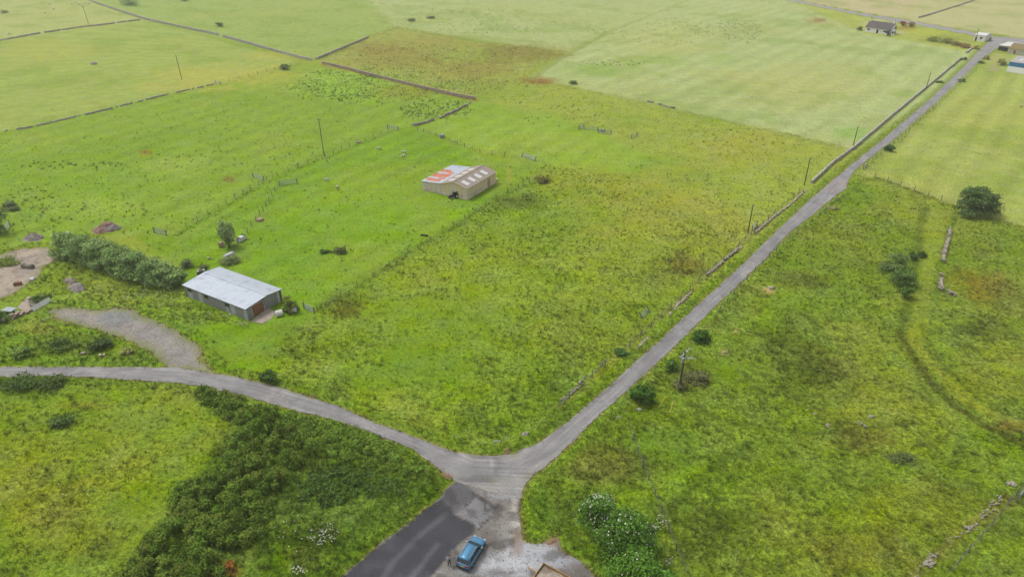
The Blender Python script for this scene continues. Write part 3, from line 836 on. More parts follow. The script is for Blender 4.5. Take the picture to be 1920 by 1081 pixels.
PK_CRACKS = [(GP(p), w) for p, w in (([(852, 962), (872, 948), (890, 932)], 0.16), ([(888, 926), (905, 936), (920, 946), (930, 951)], 0.45), ([(933, 950), (915, 972), (895, 992), (880, 1004)], 0.16), ([(908, 944), (912, 962)], 0.3), ([(918, 956), (934, 948)], 0.4))]
def paint_park(x, y):
    n1, n2, n3 = fbm(x, y, 5, 301, 5), fbm(x, y, 1.1, 305, 4), fbm(x, y, 0.45, 309, 3)
    wx, wy = x + 0.25 * (n2 - 0.5), y + 0.25 * (n3 - 0.5)
    col = np.tile(A3((142, 136, 130)), (len(x), 1))
    col += (A3((158, 152, 142)) - col) * sstep(0.4, 0.65, n1)[:, None]
    col += (A3((118, 108, 102)) - col) * (0.6 * sstep(0.55, 0.7, n2))[:, None]
    px, py = to_px(x, y)
    # spilt pale fines and worn gravel on the near right
    for sx, sy, rx, ry, c, s in ((985, 1050, 80, 34, (196, 198, 202), 0.95), (960, 1064, 70, 14, (206, 208, 212), 0.7), (1040, 1052, 40, 20, (176, 178, 184), 0.7), (900, 1072, 60, 8, (182, 184, 188), 0.6), (968, 983, 10, 6, (218, 216, 214), 0.9), (965, 946, 7, 20, (198, 192, 184), 0.7),
                                 (960, 1004, 6, 5, (206, 202, 198), 0.8), (940, 995, 26, 16, (166, 164, 160), 0.6), (968, 1012, 12, 26, (150, 128, 110), 0.6), (1042, 1016, 16, 8, (152, 128, 112), 0.7), (935, 925, 30, 12, (164, 166, 172), 0.7),
                                 (1080, 1072, 30, 16, (122, 114, 110), 0.7), (915, 1012, 22, 28, (116, 104, 98), 0.6), (900, 965, 30, 24, (150, 146, 142), 0.4), (930, 1072, 20, 7, (120, 118, 122), 0.6), (990, 1070, 26, 6, (130, 130, 136), 0.5)):
        k = sstep(1.3, 0.5, np.sqrt(((px - sx) / rx) ** 2 + ((py - sy) / ry) ** 2) + 1.6 * (n2 - 0.5) + 0.8 * (n3 - 0.5))
        col += (A3(c) - col) * (s * k)[:, None]
    for P, c in ((PK_MID, (104, 102, 106)), (PK_SLAB, (144, 142, 144)), (PK_NEW, (71, 71, 78))):
        k = sstep(-0.12, 0.12, sdist(wx, wy, P))
        cc = A3(c) * (0.82 + 0.36 * fbm(x + 40, y, 3.0, 331, 4))[:, None]
        col += (cc - col) * k[:, None]
    nw = sstep(-0.1, 0.3, sdist(wx, wy, PK_NEW))
    strk = sstep(0.6, 0.1, seg_dist(wx, wy, GP([(838, 962), (790, 1000), (740, 1050), (720, 1081)]))) + sstep(0.5, 0.1, seg_dist(wx, wy, GP([(820, 1020), (790, 1060), (770, 1081)])))
    col += (A3((112, 112, 118)) - col) * np.clip(nw * (0.55 * strk + 0.5 * sstep(0.52, 0.72, n1)), 0, 1)[:, None]
    st = fbm(x + 11, y, 2.4, 341, 4)
    col += (A3((58, 58, 64)) - col) * (nw * 0.55 * sstep(0.54, 0.66, st))[:, None]
    col += (A3((66, 62, 62)) - col) * (0.5 * (1 - nw) * sstep(0.60, 0.68, fbm(x, y + 7, 1.6, 345, 4)))[:, None]
    for P, w in PK_CRACKS:
        k = sstep(w, w * 0.3, seg_dist(wx, wy, P)) * np.clip(0.3 + 1.2 * n3, 0, 1)
        col += (A3((62, 58, 58)) - col) * (0.85 * k)[:, None]
    return col
def paint_track(x, y):
    n1, n2 = fbm(x, y, 4, 401, 5), fbm(x, y, 1.0, 405, 4)
    col = np.tile(A3((164, 158, 153)), (len(x), 1))
    px, py = to_px(x, y)
    k = sstep(1.3, 0.5, np.sqrt(((px - 225) / 45) ** 2 + ((py - 595) / 16) ** 2) + 1.2 * (n1 - 0.5))
    col += (A3((146, 152, 150)) - col) * (0.8 * k)[:, None]
    col += (A3((182, 174, 160)) - col) * (0.6 * sstep(0.5, 0.7, n1))[:, None]
    col += (A3((138, 124, 112)) - col) * (0.5 * sstep(0.5, 0.7, n2))[:, None]
    ed = sdist(x, y, P_TRACK)
    col += (A3((140, 146, 84)) - col) * (sstep(2.0, 0.0, ed + 2.6 * (n2 - 0.5)) * 0.85)[:, None]
    return col
def paint_yard(x, y):
    n1, n2 = fbm(x, y, 4, 501, 5), fbm(x, y, 0.9, 505, 4)
    col = np.tile(A3((188, 172, 152)), (len(x), 1))
    col += (A3((166, 152, 144)) - col) * (0.7 * sstep(0.45, 0.65, n1))[:, None]
    col += (A3((130, 112, 92)) - col) * (0.6 * sstep(0.56, 0.7, n2))[:, None]
    ed = sdist(x, y, P_YARD)
    col += (A3((146, 148, 84)) - col) * (sstep(1.5, 0.0, ed + 1.8 * (n2 - 0.5)) * 0.7)[:, None]
    return col
def paint_far(x, y):
    return np.tile(A3((160, 158, 160)), (len(x), 1)) * (0.85 + 0.3 * fbm(x, y, 9, 601, 4))[:, None]
sheet('road', P_ROAD, paint_road, 0.034, 0.5, 0.14, 'grey single-track tarmac road bending round a sharp corner')
sheet('car_park', P_PARK, paint_park, 0.026, 0.32, 0.26, 'patched tarmac and gravel parking area')
sheet('gravel_track', P_TRACK, paint_track, 0.022, 0.45, 0.55, 'pale gravel track leading from the road to the yard')
sheet('gravel_yard', P_YARD, paint_yard, 0.022, 0.5, 0.5, 'bare stony yard')
sheet('far_road', P_FAR, paint_far, 0.03, 2.0, 0.15, 'grey road running past the cottage')

# ------------------------------------------------------------------ farm buildings
mat_corrugated('tin_pale', (206, 215, 228), (182, 192, 204), 0.16, 0.25, 0.5, 'Y', 0.5, 0.5)
mat_corrugated('tin_silver', (200, 210, 222), (176, 186, 198), 0.16, 0.2, 0.5, 'X', 0.5, 0.6)
mat_corrugated('tin_rust', (214, 112, 72), (214, 190, 176), 0.16, 0.05, 0.7, 'X', 0.50, 1.3)
mat_corrugated('fibre_roof', (166, 150, 142), (180, 164, 136), 0.18, 0.0, 0.9, 'X', 0.48, 0.6, k=ALB * 1.1)
mat_corrugated('board_grey', (140, 140, 138), (112, 108, 102), 0.2, 0.0, 0.9, 'Y', 0.5, 1.2, depth=0.01, k=ALB * 1.45)
mat_corrugated('board_pale', (176, 178, 178), (150, 150, 148), 0.2, 0.0, 0.9, 'Y', 0.5, 1.2, depth=0.01, k=ALB * 1.45)
mat_plain('block_tan', (194, 176, 142), 0.92, var=0.14, scale=1.4, streak=((176, 164, 150), 0.5, 0.55), k=ALB * 1.85)
mat_plain('block_grey', (192, 180, 164), 0.92, var=0.14, scale=1.4, streak=((172, 160, 150), 0.5, 0.5), k=ALB * 1.8)
mat_plain('skylight_sheet', (236, 238, 240), 0.35, var=0.04, scale=2)
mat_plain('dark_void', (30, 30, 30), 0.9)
mat_plain('grey_roof', (188, 186, 186), 0.8, var=0.1, scale=0.4)
mat_plain('blue_clad', (44, 108, 158), 0.5, var=0.12, scale=0.6, k=ALB * 1.55)
mat_plain('white_clad', (228, 228, 224), 0.6, var=0.06, scale=0.8, k=ALB * 1.55)
mat_plain('board_shade', (96, 92, 86), 0.9, var=0.2, scale=2)

def barn_one():
    W, L, EZ, RZ, RX = 8.3, 17.2, 2.45, 2.85, 5.0
    B = G(464.5, 600.3)
    t = thing('boarded_barn', 'long grey boarded barn with pale tin roof and brown door beside the gravel track', 'barn', (B.x, B.y, 0), math.radians(59.2))
    wall = MB()
    i = 0.06
    prof = [(i, -0.2), (W - i, -0.2), (W - i, EZ - 0.1), (RX, RZ - 0.1), (i, EZ - 0.1)]
    vs = [(x, y, z) for y in (i, L - i) for x, z in prof]
    wall.add(vs, [(0, 1, 2, 3, 4), (9, 8, 7, 6, 5)] + [(k, k + 5, (k + 1) % 5 + 5, (k + 1) % 5) for k in range(5)])
    wl = wall.build('wall', 'board_shade', t)
    bw = 0.6
    bm = MB().box((0, bw / 2, 0.5), (0.05, bw - 0.03, 1)).mesh('board', False, 'board_grey')
    bp = MB().box((0, bw / 2, 0.5), (0.05, bw - 0.03, 1)).mesh('board_pale', False, 'board_pale')
    def boards(x0, y0, dx, dy, n, top, skip=()):
        for k in range(n):
            u = k * bw
            if any(a < u + bw / 2 < b for a, b in skip):
                continue
            h = top(u + bw / 2) + 0.15 + random.uniform(-0.03, 0.0)
            child('board', bp if random.random() < 0.28 else bm, wl, (x0 + dx * u + random.uniform(-0.012, 0.012) * abs(dy), y0 + dy * u + random.uniform(-0.012, 0.012) * abs(dx), -0.2), (0, 0, math.atan2(-dx, dy)), (1, 1, h))
    wins = [5.0, 10.8, 15.6]
    boards(-0.01, 0.02, 0, 1, 28, lambda u: EZ, [])
    boards(W + 0.01, 0.02, 0, 1, 28, lambda u: EZ)
    gz = lambda x: EZ + (RZ - EZ) * (x / RX if x < RX else (W - x) / (W - RX)) - 0.05
    boards(0.0, -0.02, 1, 0, 13, gz, [(1.2, 4.0)])
    boards(0.0, L + 0.02, 1, 0, 13, gz)
    for y in wins:
        w = MB().box((-0.055, y, 1.75), (0.05, 1.15, 0.75)).build('window', 'grey_timber', t)
        for q in (-0.27, 0.27):
            MB().box((-0.09, y + q, 1.75), (0.03, 0.44, 0.58)).build('pane', 'glass_dark', w)
    dr = MB().box((2.6, -0.05, 1.05), (2.6, 0.06, 2.3)).build('door', 'timber_door', t)
    for q in (1.22, 3.98):
        MB().box((q, -0.07, 1.1), (0.14, 0.12, 2.4)).build('door_post', 'board_pale', dr)
    MB().box((2.6, -0.065, 2.32), (2.9, 0.12, 0.14)).build('lintel', 'board_pale', dr)
    MB().box((0, -0.03, 1.1), (0.3, 0.16, 2.5)).build('corner_post', 'board_pale', t)
    rf = MB().box((RX, L / 2, RZ + 0.06), (0.5, L + 0.5, 0.04)).build('roof', 'tin_pale', t)
    n = 18
    sw = (L + 0.5) / n
    for k in range(n):
        y0 = -0.25 + k * sw
        for a, b in (((-0.2, EZ - 0.02), (RX, RZ)), ((RX, RZ), (W + 0.2, EZ - 0.02))):
            dz = random.uniform(0, 0.012)
            MB().slab([(a[0], y0 + 0.006, a[1] + dz), (b[0], y0 + 0.006, b[1] + dz), (b[0], y0 + sw - 0.006, b[1] + dz), (a[0], y0 + sw - 0.006, a[1] + dz)], 0.035).build('roof_sheet', 'tin_pale', rf)
    MB().box((-0.17, L / 2, EZ - 0.10), (0.06, L + 0.4, 0.13)).build('fascia', 'board_shade', t)
    for a, b in (((-0.27, EZ - 0.1), (RX, RZ - 0.08)), ((RX, RZ - 0.08), (W + 0.27, EZ - 0.1))):
        MB().slab([(a[0], -0.24, a[1]), (b[0], -0.24, b[1]), (b[0], -0.18, b[1]), (a[0], -0.18, a[1])], 0.07).build('barge_board', 'board_shade', t)
barn_one()

def barn_two():
    D, Y1, Y2 = 14.1, 7.9, 14.1          # depth, gable part, total width
    EZ, RZ, RY = 3.0, 4.15, 4.0
    B = G(876.6, 374.6)
    t = thing('field_barn', 'tan barn in the green field, half its roof rusty tin, half grey with skylights', 'barn', (B.x, B.y, 0), math.radians(60.4))
    g = MB()
    prof = [(0, -0.2), (Y1, -0.2), (Y1, EZ), (RY, RZ), (0, EZ)]
    vs = [(x, y, z) for x in (0, D) for y, z in prof]
    g.add(vs, [(4, 3, 2, 1, 0), (5, 6, 7, 8, 9)] + [((k + 1) % 5, (k + 1) % 5 + 5, k + 5, k) for k in range(5)])
    wl = g.build('wall', 'block_tan', t)
    lt = MB()
    prof = [(Y1 + 0.003, -0.2), (Y2, -0.2), (Y2, 2.45), (Y1 + 0.003, 2.86)]
    vs = [(x, y, z) for x in (0.05, D - 0.05) for y, z in prof]
    lt.add(vs, [(3, 2, 1, 0), (4, 5, 6, 7)] + [((k + 1) % 4, (k + 1) % 4 + 4, k + 4, k) for k in range(4)])
    ll = lt.build('lean_to_wall', 'block_grey', t)
    # upright sheets of the front and the long side
    pm = MB().box((0, 0, 0.5), (0.04, 1.26, 1)).mesh('wall_panel', False, 'block_tan')
    pg = MB().box((0, 0, 0.5), (0.04, 1.26, 1)).mesh('wall_panel', False, 'block_grey')
    for k in range(6):
        y = 0.66 + k * 1.31
        h = EZ + (RZ - EZ) * (1 - abs(y - RY) / RY) - 0.25
        child('wall_panel', pm if k % 3 else pg, wl, (-0.02, y, 0.9), (0, 0, 0), (1, 1, h - 0.9))
    for k in range(10):
        child('wall_panel', pm if k not in (2, 6) else pg, wl, (0.72 + k * 1.4, -0.02, 0.95), (0, 0, math.pi / 2), (1, 1.06, EZ - 1.02))
    for k in range(4):
        child('wall_panel', pg, ll, (0.03, Y1 + 0.85 + k * 1.5, 0.3), (0, 0, 0), (1, 1.1, 2.05 - 0.04 * k))
    MB().box((-0.03, Y1 / 2, 0.42), (0.08, Y1, 0.95)).build('plinth', 'block_grey', wl)
    MB().box((D / 2, -0.03, 0.42), (D, 0.08, 0.95)).build('plinth', 'block_grey', wl)
    MB().box((10.4, -0.05, 1.3), (1.2, 0.06, 2.4)).build('door', 'timber_new', t)
    for y in (1.6, 6.6):
        MB().box((-0.05, y, 1.6), (0.04, 0.08, 2.6)).build('drainpipe', 'block_grey', t)
    rf = MB().box((D / 2, RY, RZ + 0.10), (D + 0.5, 0.35, 0.08)).build('roof', 'fibre_roof', t)
    n = 13
    sw = (D + 0.5) / n
    def zr(y):
        return EZ + 0.03 + (RZ - EZ) * (y / RY if y < RY else (Y1 - y) / (Y1 - RY))
    for k in range(n):
        x0 = -0.25 + k * sw
        for y0, y1 in ((-0.25, RY), (RY, Y1 + 0.1)):
            dz = random.uniform(0, 0.015)
            MB().slab([(x0 + 0.008, y0, zr(y0) + dz), (x0 + sw - 0.008, y0, zr(y0) + dz), (x0 + sw - 0.008, y1, zr(y1) + dz), (x0 + 0.008, y1, zr(y1) + dz)], 0.04).build('roof_sheet', 'fibre_roof', rf)
    for k in range(4):
        x = 1.3 + k * 3.0
        for y0, y1 in ((0.75, 2.75), (Y1 - 2.9, Y1 - 1.1)):
            MB().slab([(x, y0, zr(y0) + 0.055), (x + 1.35, y0, zr(y0) + 0.055), (x + 1.35, y1, zr(y1) + 0.055), (x, y1, zr(y1) + 0.055)], 0.02).build('skylight', 'skylight_sheet', rf)
    for s in (0, 1):
        a, b = ((-0.28, EZ), (RY, RZ + 0.05)) if s == 0 else ((RY, RZ + 0.05), (Y1, EZ))
        MB().slab([(-0.27, a[0], a[1] - 0.12), (-0.27, b[0], b[1] - 0.12), (-0.27, b[0], b[1] + 0.06), (-0.27, a[0], a[1] + 0.06)], 0.04).build('barge_board', 'block_tan', rf)
    r2 = MB().box((D / 2, Y1 + 0.12, 2.98), (D + 0.3, 0.1, 0.1)).build('lean_to_roof', 'tin_silver', t)
    def z2(y):
        return 2.93 + (2.48 - 2.93) * (y - Y1) / (Y2 - Y1)
    n = 14
    sw = (D + 0.4) / n
    for k in range(n):
        x0 = -0.2 + k * sw
        cut = Y1 + (Y2 - Y1) * random.uniform(0.18, 0.36)
        rust = 1 <= k <= 9 and k not in (3, 7)
        if k == 9:
            cut += 1.5
        segs = ((Y1 + 0.18, cut, 'tin_silver'), (cut, Y2 + 0.2 - (0.7 if k == 1 else 0), 'tin_rust')) if rust else ((Y1 + 0.18, Y2 + 0.25, 'tin_silver'),)
        if k in (3, 7):
            segs = ((Y1 + 0.18, cut, 'tin_silver'), (cut, cut + 1.8, 'tin_rust'), (cut + 1.8, Y2 + 0.25, 'tin_silver'))
        if rust and k == 1:
            segs += ((Y2 - 0.5, Y2 + 0.25, 'tin_silver'),)
        for y0, y1, m in segs:
            MB().slab([(x0 + 0.006, y0 + 0.003, z2(y0)), (x0 + sw - 0.006, y0 + 0.003, z2(y0)), (x0 + sw - 0.006, y1, z2(y1)), (x0 + 0.006, y1, z2(y1))], 0.035).build('roof_sheet', m, r2)
barn_two()

def cottage():
    B = G(1668, 66.0)
    rz = math.radians(128.5)
    L, W, EZ, RZ = 14.6, 7.0, 2.7, 5.9
    t = thing('cottage', 'small white cottage with dark slate roof at the far end of the pale field', 'house', (B.x, B.y, 0), rz - math.pi)
    # local: x from -L..0 towards the left end, y away from the camera
    w = MB()
    prof = [(0, -0.2), (W, -0.2), (W, EZ), (W / 2, RZ - 0.15), (0, EZ)]
    vs = [(x, y, z) for x in (-L, 0) for y, z in prof]
    w.add(vs, [(4, 3, 2, 1, 0), (5, 6, 7, 8, 9)] + [((k + 1) % 5, (k + 1) % 5 + 5, k + 5, k) for k in range(5)])
    w.build('wall', 'render_white', t)
    r = MB()
    for y0, y1, z0, z1 in ((-0.3, W / 2, EZ - 0.1, RZ), (W / 2, W + 0.3, RZ, EZ - 0.1)):
        r.slab([(-L - 0.1, y0, z0), (0.1, y0, z0), (0.1, y1, z1), (-L - 0.1, y1, z1)], 0.12)
    rf = r.build('roof', 'slate', t)
    for x in (-L + 0.5, -0.5):
        c = MB().box((x, W / 2, RZ + 0.45), (0.8, 1.1, 1.5)).build('chimney', 'render_white', rf)
        for q in (-0.25, 0.25):
            MB().tube((x, W / 2 + q, RZ + 1.2), (x, W / 2 + q, RZ + 1.6), 0.13).build('chimney_pot', 'timber_door', rf)
    for x, ww, zz, hh in ((-12.6, 1.5, 1.6, 1.1), (-3.4, 1.5, 1.6, 1.1)):
        f = MB().box((x, -0.03, zz), (ww, 0.06, hh)).build('window', 'white_paint', t)
        for q in (-ww / 4, ww / 4):
            MB().box((x + q, -0.075, zz), (ww / 2 - 0.12, 0.03, hh - 0.15)).build('pane', 'glass_dark', f)
    d = MB().box((-7.4, -0.04, 1.05), (1.1, 0.08, 2.1)).build('door', 'dark_void', t)
    p = MB()
    p.box((0.9, 1.6, 1.1), (1.8, 2.6, 2.5))
    pw = p.build('porch', 'render_white', t)
    MB().slab([(-0.0, 0.2, 2.42), (1.95, 0.2, 2.38), (1.95, 3.0, 2.38), (0, 3.0, 2.42)], 0.1).build('porch_roof', 'white_paint', pw)
    MB().box((1.83, 1.6, 1.5), (0.06, 1.7, 1.2)).build('pane', 'glass_dark', pw)
    MB().box((1.2, 0.27, 1.4), (0.9, 0.06, 1.2)).build('pane', 'glass_dark', pw)
    MB().box((0.03, 5.2, 3.2), (0.05, 1.6, 1.2)).build('window', 'glass_dark', t)
cottage()

def box_building(name, label, cat, corner_px, rz, W, L, H, wallm, roofm, rise=0.0, roof_over=0.15, extra=None):
    """a plain shed: corner on the ground, x along W, y along L, gable roof along x"""
    B = G(*corner_px)
    t = thing(name, label, cat, (B.x, B.y, 0), rz)
    w = MB()
    if rise:
        prof = [(0, -0.2), (L, -0.2), (L, H), (L / 2, H + rise), (0, H)]
    else:
        prof = [(0, -0.2), (L, -0.2), (L, H + 0.15), (0, H)]
    n = len(prof)
    vs = [(x, y, z) for x in (0, W) for y, z in prof]
    w.add(vs, [tuple(range(n - 1, -1, -1)), tuple(range(n, 2 * n))] + [((k + 1) % n, (k + 1) % n + n, k + n, k) for k in range(n)])
    w.build('wall', wallm, t)
    r = MB()
    o = roof_over
    if rise:
        for y0, y1, z0, z1 in ((-o, L / 2, H + 0.01, H + rise + 0.02), (L / 2, L + o, H + rise + 0.02, H + 0.01)):
            r.slab([(-o, y0, z0), (W + o, y0, z0), (W + o, y1, z1), (-o, y1, z1)], 0.08)
    else:
        r.slab([(-o, -o, H + 0.01), (W + o, -o, H + 0.01), (W + o, L + o, H + 0.17), (-o, L + o, H + 0.17)], 0.08)
    r.build('roof', roofm, t)
    if extra:
        extra(t, W, L, H)
    return t
RZF = math.radians(-50)
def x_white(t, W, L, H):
    MB().box((W / 2, -0.03, 1.0), (W - 0.4, 0.05, 1.9)).build('shade_panel', 'dark_void', t)  # solid dark panel painted as the unlit inside of an open front
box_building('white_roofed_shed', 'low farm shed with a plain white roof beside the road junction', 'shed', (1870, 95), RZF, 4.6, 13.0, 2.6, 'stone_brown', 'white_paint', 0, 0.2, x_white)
def x_steading(t, W, L, H):
    for k in range(4):
        MB().box((3 + k * 6, -0.03, 1.2), (1.1, 0.06, 1.8)).build('door', 'timber_door', t)
    MB().box((W / 2, L / 2, H + 2.05), (W + 0.2, 0.3, 0.12)).build('ridge', 'render_white', t)
box_building('mossy_steading', 'long stone steading with mossy brown roof behind the grey shed', 'barn', (1888, 101), RZF, 26, 11, 2.6, 'stone', 'moss_roof', 1.9, 0.15, x_steading)
def x_blue(t, W, L, H):
    MB().box((W / 2, -0.07, 3.3), (W + 0.1, 0.1, 1.8)).build('blue_cladding', 'blue_clad', t)
    MB().box((W / 2, -0.06, 1.15), (W + 0.06, 0.1, 2.46)).build('white_cladding', 'white_clad', t)
    for k in range(4):
        MB().slab([(2.5 + k * 5.5, 3, H + 0.50), (3.5 + k * 5.5, 3, H + 0.50), (3.5 + k * 5.5, 6, H + 0.88), (2.5 + k * 5.5, 6, H + 0.88)], 0.03).build('skylight', 'skylight_sheet', t)
box_building('blue_clad_shed', 'large grey roofed farm shed with a blue and white clad side', 'shed', (1887, 134), RZF, 26, 19, 4.2, 'white_clad', 'grey_roof', 1.2, 0.2, x_blue)
def x_small(t, W, L, H):
    MB().box((1.0, -0.03, 1.0), (0.9, 0.05, 2.0)).build('door', 'glass_dark', t)
    MB().box((3.4, -0.03, 1.7), (1.2, 0.05, 0.9)).build('window', 'glass_dark', t)
box_building('white_shed', 'small white shed with white roof by the far road junction', 'shed', (1825, 76), math.radians(-52), 5.4, 8.0, 3.0, 'render_white', 'white_paint', 0.9, 0.15, x_small)

# ------------------------------------------------------------------ stone walls
def stone_run(mb, pts, h, th, size, ragged=0.0, gaps=()):
    """courses of uneven blocks along a line; ragged lets the top fall away"""
    P = [Vector((p[0], p[1], 0)) for p in pts]
    s0 = 0.0
    for a, b in zip(P[:-1], P[1:]):
        d = b - a
        L = d.length
        u = d / L
        ang = math.atan2(u.y, u.x)
        nrm = Vector((-u.y, u.x, 0))
        nc = max(1, round(h / (size * 0.6)))
        ch = h / nc
        for c in range(nc):
            s = random.uniform(0, size * 0.5)
            while s < L:
                w = size * random.uniform(0.6, 1.35)
                sg = s0 + s
                s += w
                if any(g0 < sg < g1 for g0, g1 in gaps):
                    continue
                if ragged:
                    top = h * (1 - ragged * float(fbm(np.array([sg]), np.array([h * 7.0]), 4.0, 17, 3)[0]) * 1.6)
                    if c * ch > top or float(fbm(np.array([sg]), np.array([h * 3.0]), 2.2, 19, 3)[0]) > 0.86 - 0.45 * ragged:
                        continue
                tt = th * (1 - 0.35 * c / max(1, nc)) * random.uniform(0.8, 1.15)
                p = a + u * (s - w / 2) + nrm * random.uniform(-0.12 - 0.4 * ragged, 0.12 + 0.4 * ragged) * th
                mb.box((p.x, p.y, ch * (c + 0.5) - 0.06), (w * 0.96, tt * (1 - 0.3 * ragged), ch * 1.06), ang + random.uniform(-0.12 - 0.5 * ragged, 0.12 + 0.5 * ragged), 0, 0.12)
        s0 += L
def stone_wall(label, px_pts, h, th, size, mat='stone', ragged=0.0, gaps=(), name='stone_wall', group=None):
    P = GP(px_pts)
    o = P[0]
    t = thing(name, label, 'wall', (o[0], o[1], 0), 0, group)
    mb = MB()
    stone_run(mb, P - o, h, th, size, ragged, gaps)
    k = mb.build('stonework', mat, t)
    k['kind'] = 'stuff'
    return t
stone_wall('tall grey drystone wall crossing the far left fields, its upper length', [(150, -6), (190, 10), (270, 36), (340, 52), (409, 66.5)], 1.35, 0.7, 0.7)
stone_wall('tall grey drystone wall between the gap and the brown rough field', [(418, 69), (500, 92), (560, 109), (583, 114)], 1.35, 0.7, 0.7)
stone_wall('brownish drystone wall along the lower edge of the brown rough field', [(605, 120), (640, 127.5), (700, 143), (780, 163), (850, 179), (890, 187)], 1.2, 0.8, 0.6, 'stone_brown')
stone_wall('low tumbled stone wall at the top left with pale stones', [(0, 77), (70, 64), (150, 52), (195, 47), (262, 38)], 0.9, 0.6, 0.7, 'stone', 0.28)
stone_wall('low overgrown stone wall running from the left edge to a gate', [(0, 248), (60, 239), (200, 206), (300, 181), (400, 159)], 0.6, 0.5, 0.6, 'stone', 0.4)
stone_wall('short pale stone wall curving below the end of the brownish wall', [(886, 192), (845, 214), (800, 231), (770, 238)], 0.9, 0.7, 0.55, 'stone_pale', 0.4)
stone_wall('grey field wall climbing from the tall wall to the brown rough field', [(592, 112), (640, 92), (690, 71)], 1.0, 0.7, 0.7, 'stone', 0.2)
stone_wall('long grey roadside wall left of the straight road', [(1521, 344), (1560, 308), (1600, 279), (1660, 228), (1722, 177), (1775, 133), (1802, 110)], 1.0, 0.6, 0.5)
stone_wall('short wall stub beside the cottage garden corner', [(1812, 100), (1822, 92)], 1.0, 0.8, 0.5)
stone_wall('pale tumbled roadside wall below the second roadside pole', [(1510, 358), (1480, 386), (1450, 409), (1416, 438)], 0.6, 0.6, 0.42, 'stone_pale', 0.32)
stone_wall('broken pale wall stones below the nearest roadside pole', [(1394, 461), (1370, 478), (1345, 500), (1322, 520)], 0.5, 0.6, 0.42, 'stone_pale', 0.5)
stone_wall('overgrown pale wall remnant halfway down the roadside verge', [(1298, 545), (1285, 560), (1268, 576), (1256, 592)], 0.5, 0.6, 0.4, 'stone_pale', 0.5)
stone_wall('half buried wall stones left of the road near the dark bush', [(1228, 626), (1208, 640), (1196, 652)], 0.4, 0.6, 0.4, 'stone_pale', 0.5)
stone_wall('ruined pale wall line right of the grassy lane', [(1785, 418), (1777, 450), (1769, 478), (1768, 492)], 0.7, 0.7, 0.45, 'stone_pale', 0.5)
stone_wall('lower end of the ruined pale wall, bent like a hook', [(1767, 508), (1763, 530), (1764, 541), (1775, 548), (1790, 554)], 0.7, 0.7, 0.42, 'stone_pale', 0.4)
stone_wall('faint ruined wall along the foot of the pale field', [(1195, 186), (1215, 191), (1245, 198), (1275, 206)], 0.6, 0.7, 0.6, 'stone_pale', 0.7)
stone_wall('dark field wall beyond the far road', [(1722, 34), (1760, 23), (1800, 10), (1840, -4)], 1.0, 0.8, 0.8, 'stone', 0.3)

# loose stones that can be picked out one by one
STONE_MESHES = []
for k in range(6):
    m = MB().ball((0, 0, 0.12), (0.5, 0.38, 0.32), 7, 5, 0, 0.22)
    STONE_MESHES.append(m.mesh('stone', False, 'stone_pale' if k % 3 else 'boulder'))
def stone_heap(name, label, cat, line, n, spread, smin, smax, group=None):
    P = GP(line)
    t = thing(name, label, cat, (P[0][0], P[0][1], 0), 0, group)
    for k in range(n):
        f = random.random() * (len(P) - 1)
        i = min(int(f), len(P) - 2)
        p = P[i] + (P[i + 1] - P[i]) * (f - i) - P[0]
        s = random.uniform(smin, smax)
        child('stone', random.choice(STONE_MESHES), t, (p[0] + random.gauss(0, spread), p[1] + random.gauss(0, spread), random.uniform(0, 0.1)), (random.uniform(-.3, .3), random.uniform(-.3, .3), random.uniform(0, 6.28)), (s, s * random.uniform(0.7, 1.2), s))
    return t
stone_heap('tumbled_stones', 'line of tumbled pale stones left of the road above the sharp corner', 'stones', [(1096, 709), (1082, 725), (1070, 738), (1052, 756)], 46, 0.22, 0.17, 0.51)
stone_heap('tumbled_stones', 'upper stretch of tumbled stones leading up from the corner wall', 'stones', [(1140, 672), (1122, 690), (1104, 704)], 20, 0.2, 0.14, 0.34)
stone_heap('tumbled_stones', 'brownish line of scattered stones near the bottom right corner', 'stones', [(1876, 932), (1850, 962), (1826, 985), (1812, 992)], 60, 0.28, 0.17, 0.41)
stone_heap('tumbled_stones', 'cluster of pale stones at the lower end of the bottom right stone line', 'stones', [(1752, 1040), (1742, 1052), (1735, 1058)], 26, 0.32, 0.21, 0.51)
stone_heap('tumbled_stones', 'few small stones between the two bottom right stone groups', 'stones', [(1800, 1000), (1790, 1012), (1780, 1022)], 12, 0.3, 0.14, 0.34)
stone_heap('tumbled_stones', 'last pale stones of the line at the bottom edge', 'stones', [(1728, 1066), (1716, 1081), (1708, 1095)], 14, 0.2, 0.14, 0.34)
stone_heap('boulder_cluster', 'two whitish boulders at the right edge above the stone line', 'boulders', [(1889, 906), (1902, 910)], 5, 0.18, 0.6, 1.1)
stone_heap('boulder_cluster', 'white stones lying on the faint path in the right hand rough', 'boulders', [(1550, 799), (1560, 797)], 4, 0.15, 0.4, 0.7)
stone_heap('boulder_cluster', 'small pale stones right of the white path stones', 'boulders', [(1612, 792), (1622, 796)], 4, 0.15, 0.35, 0.6)
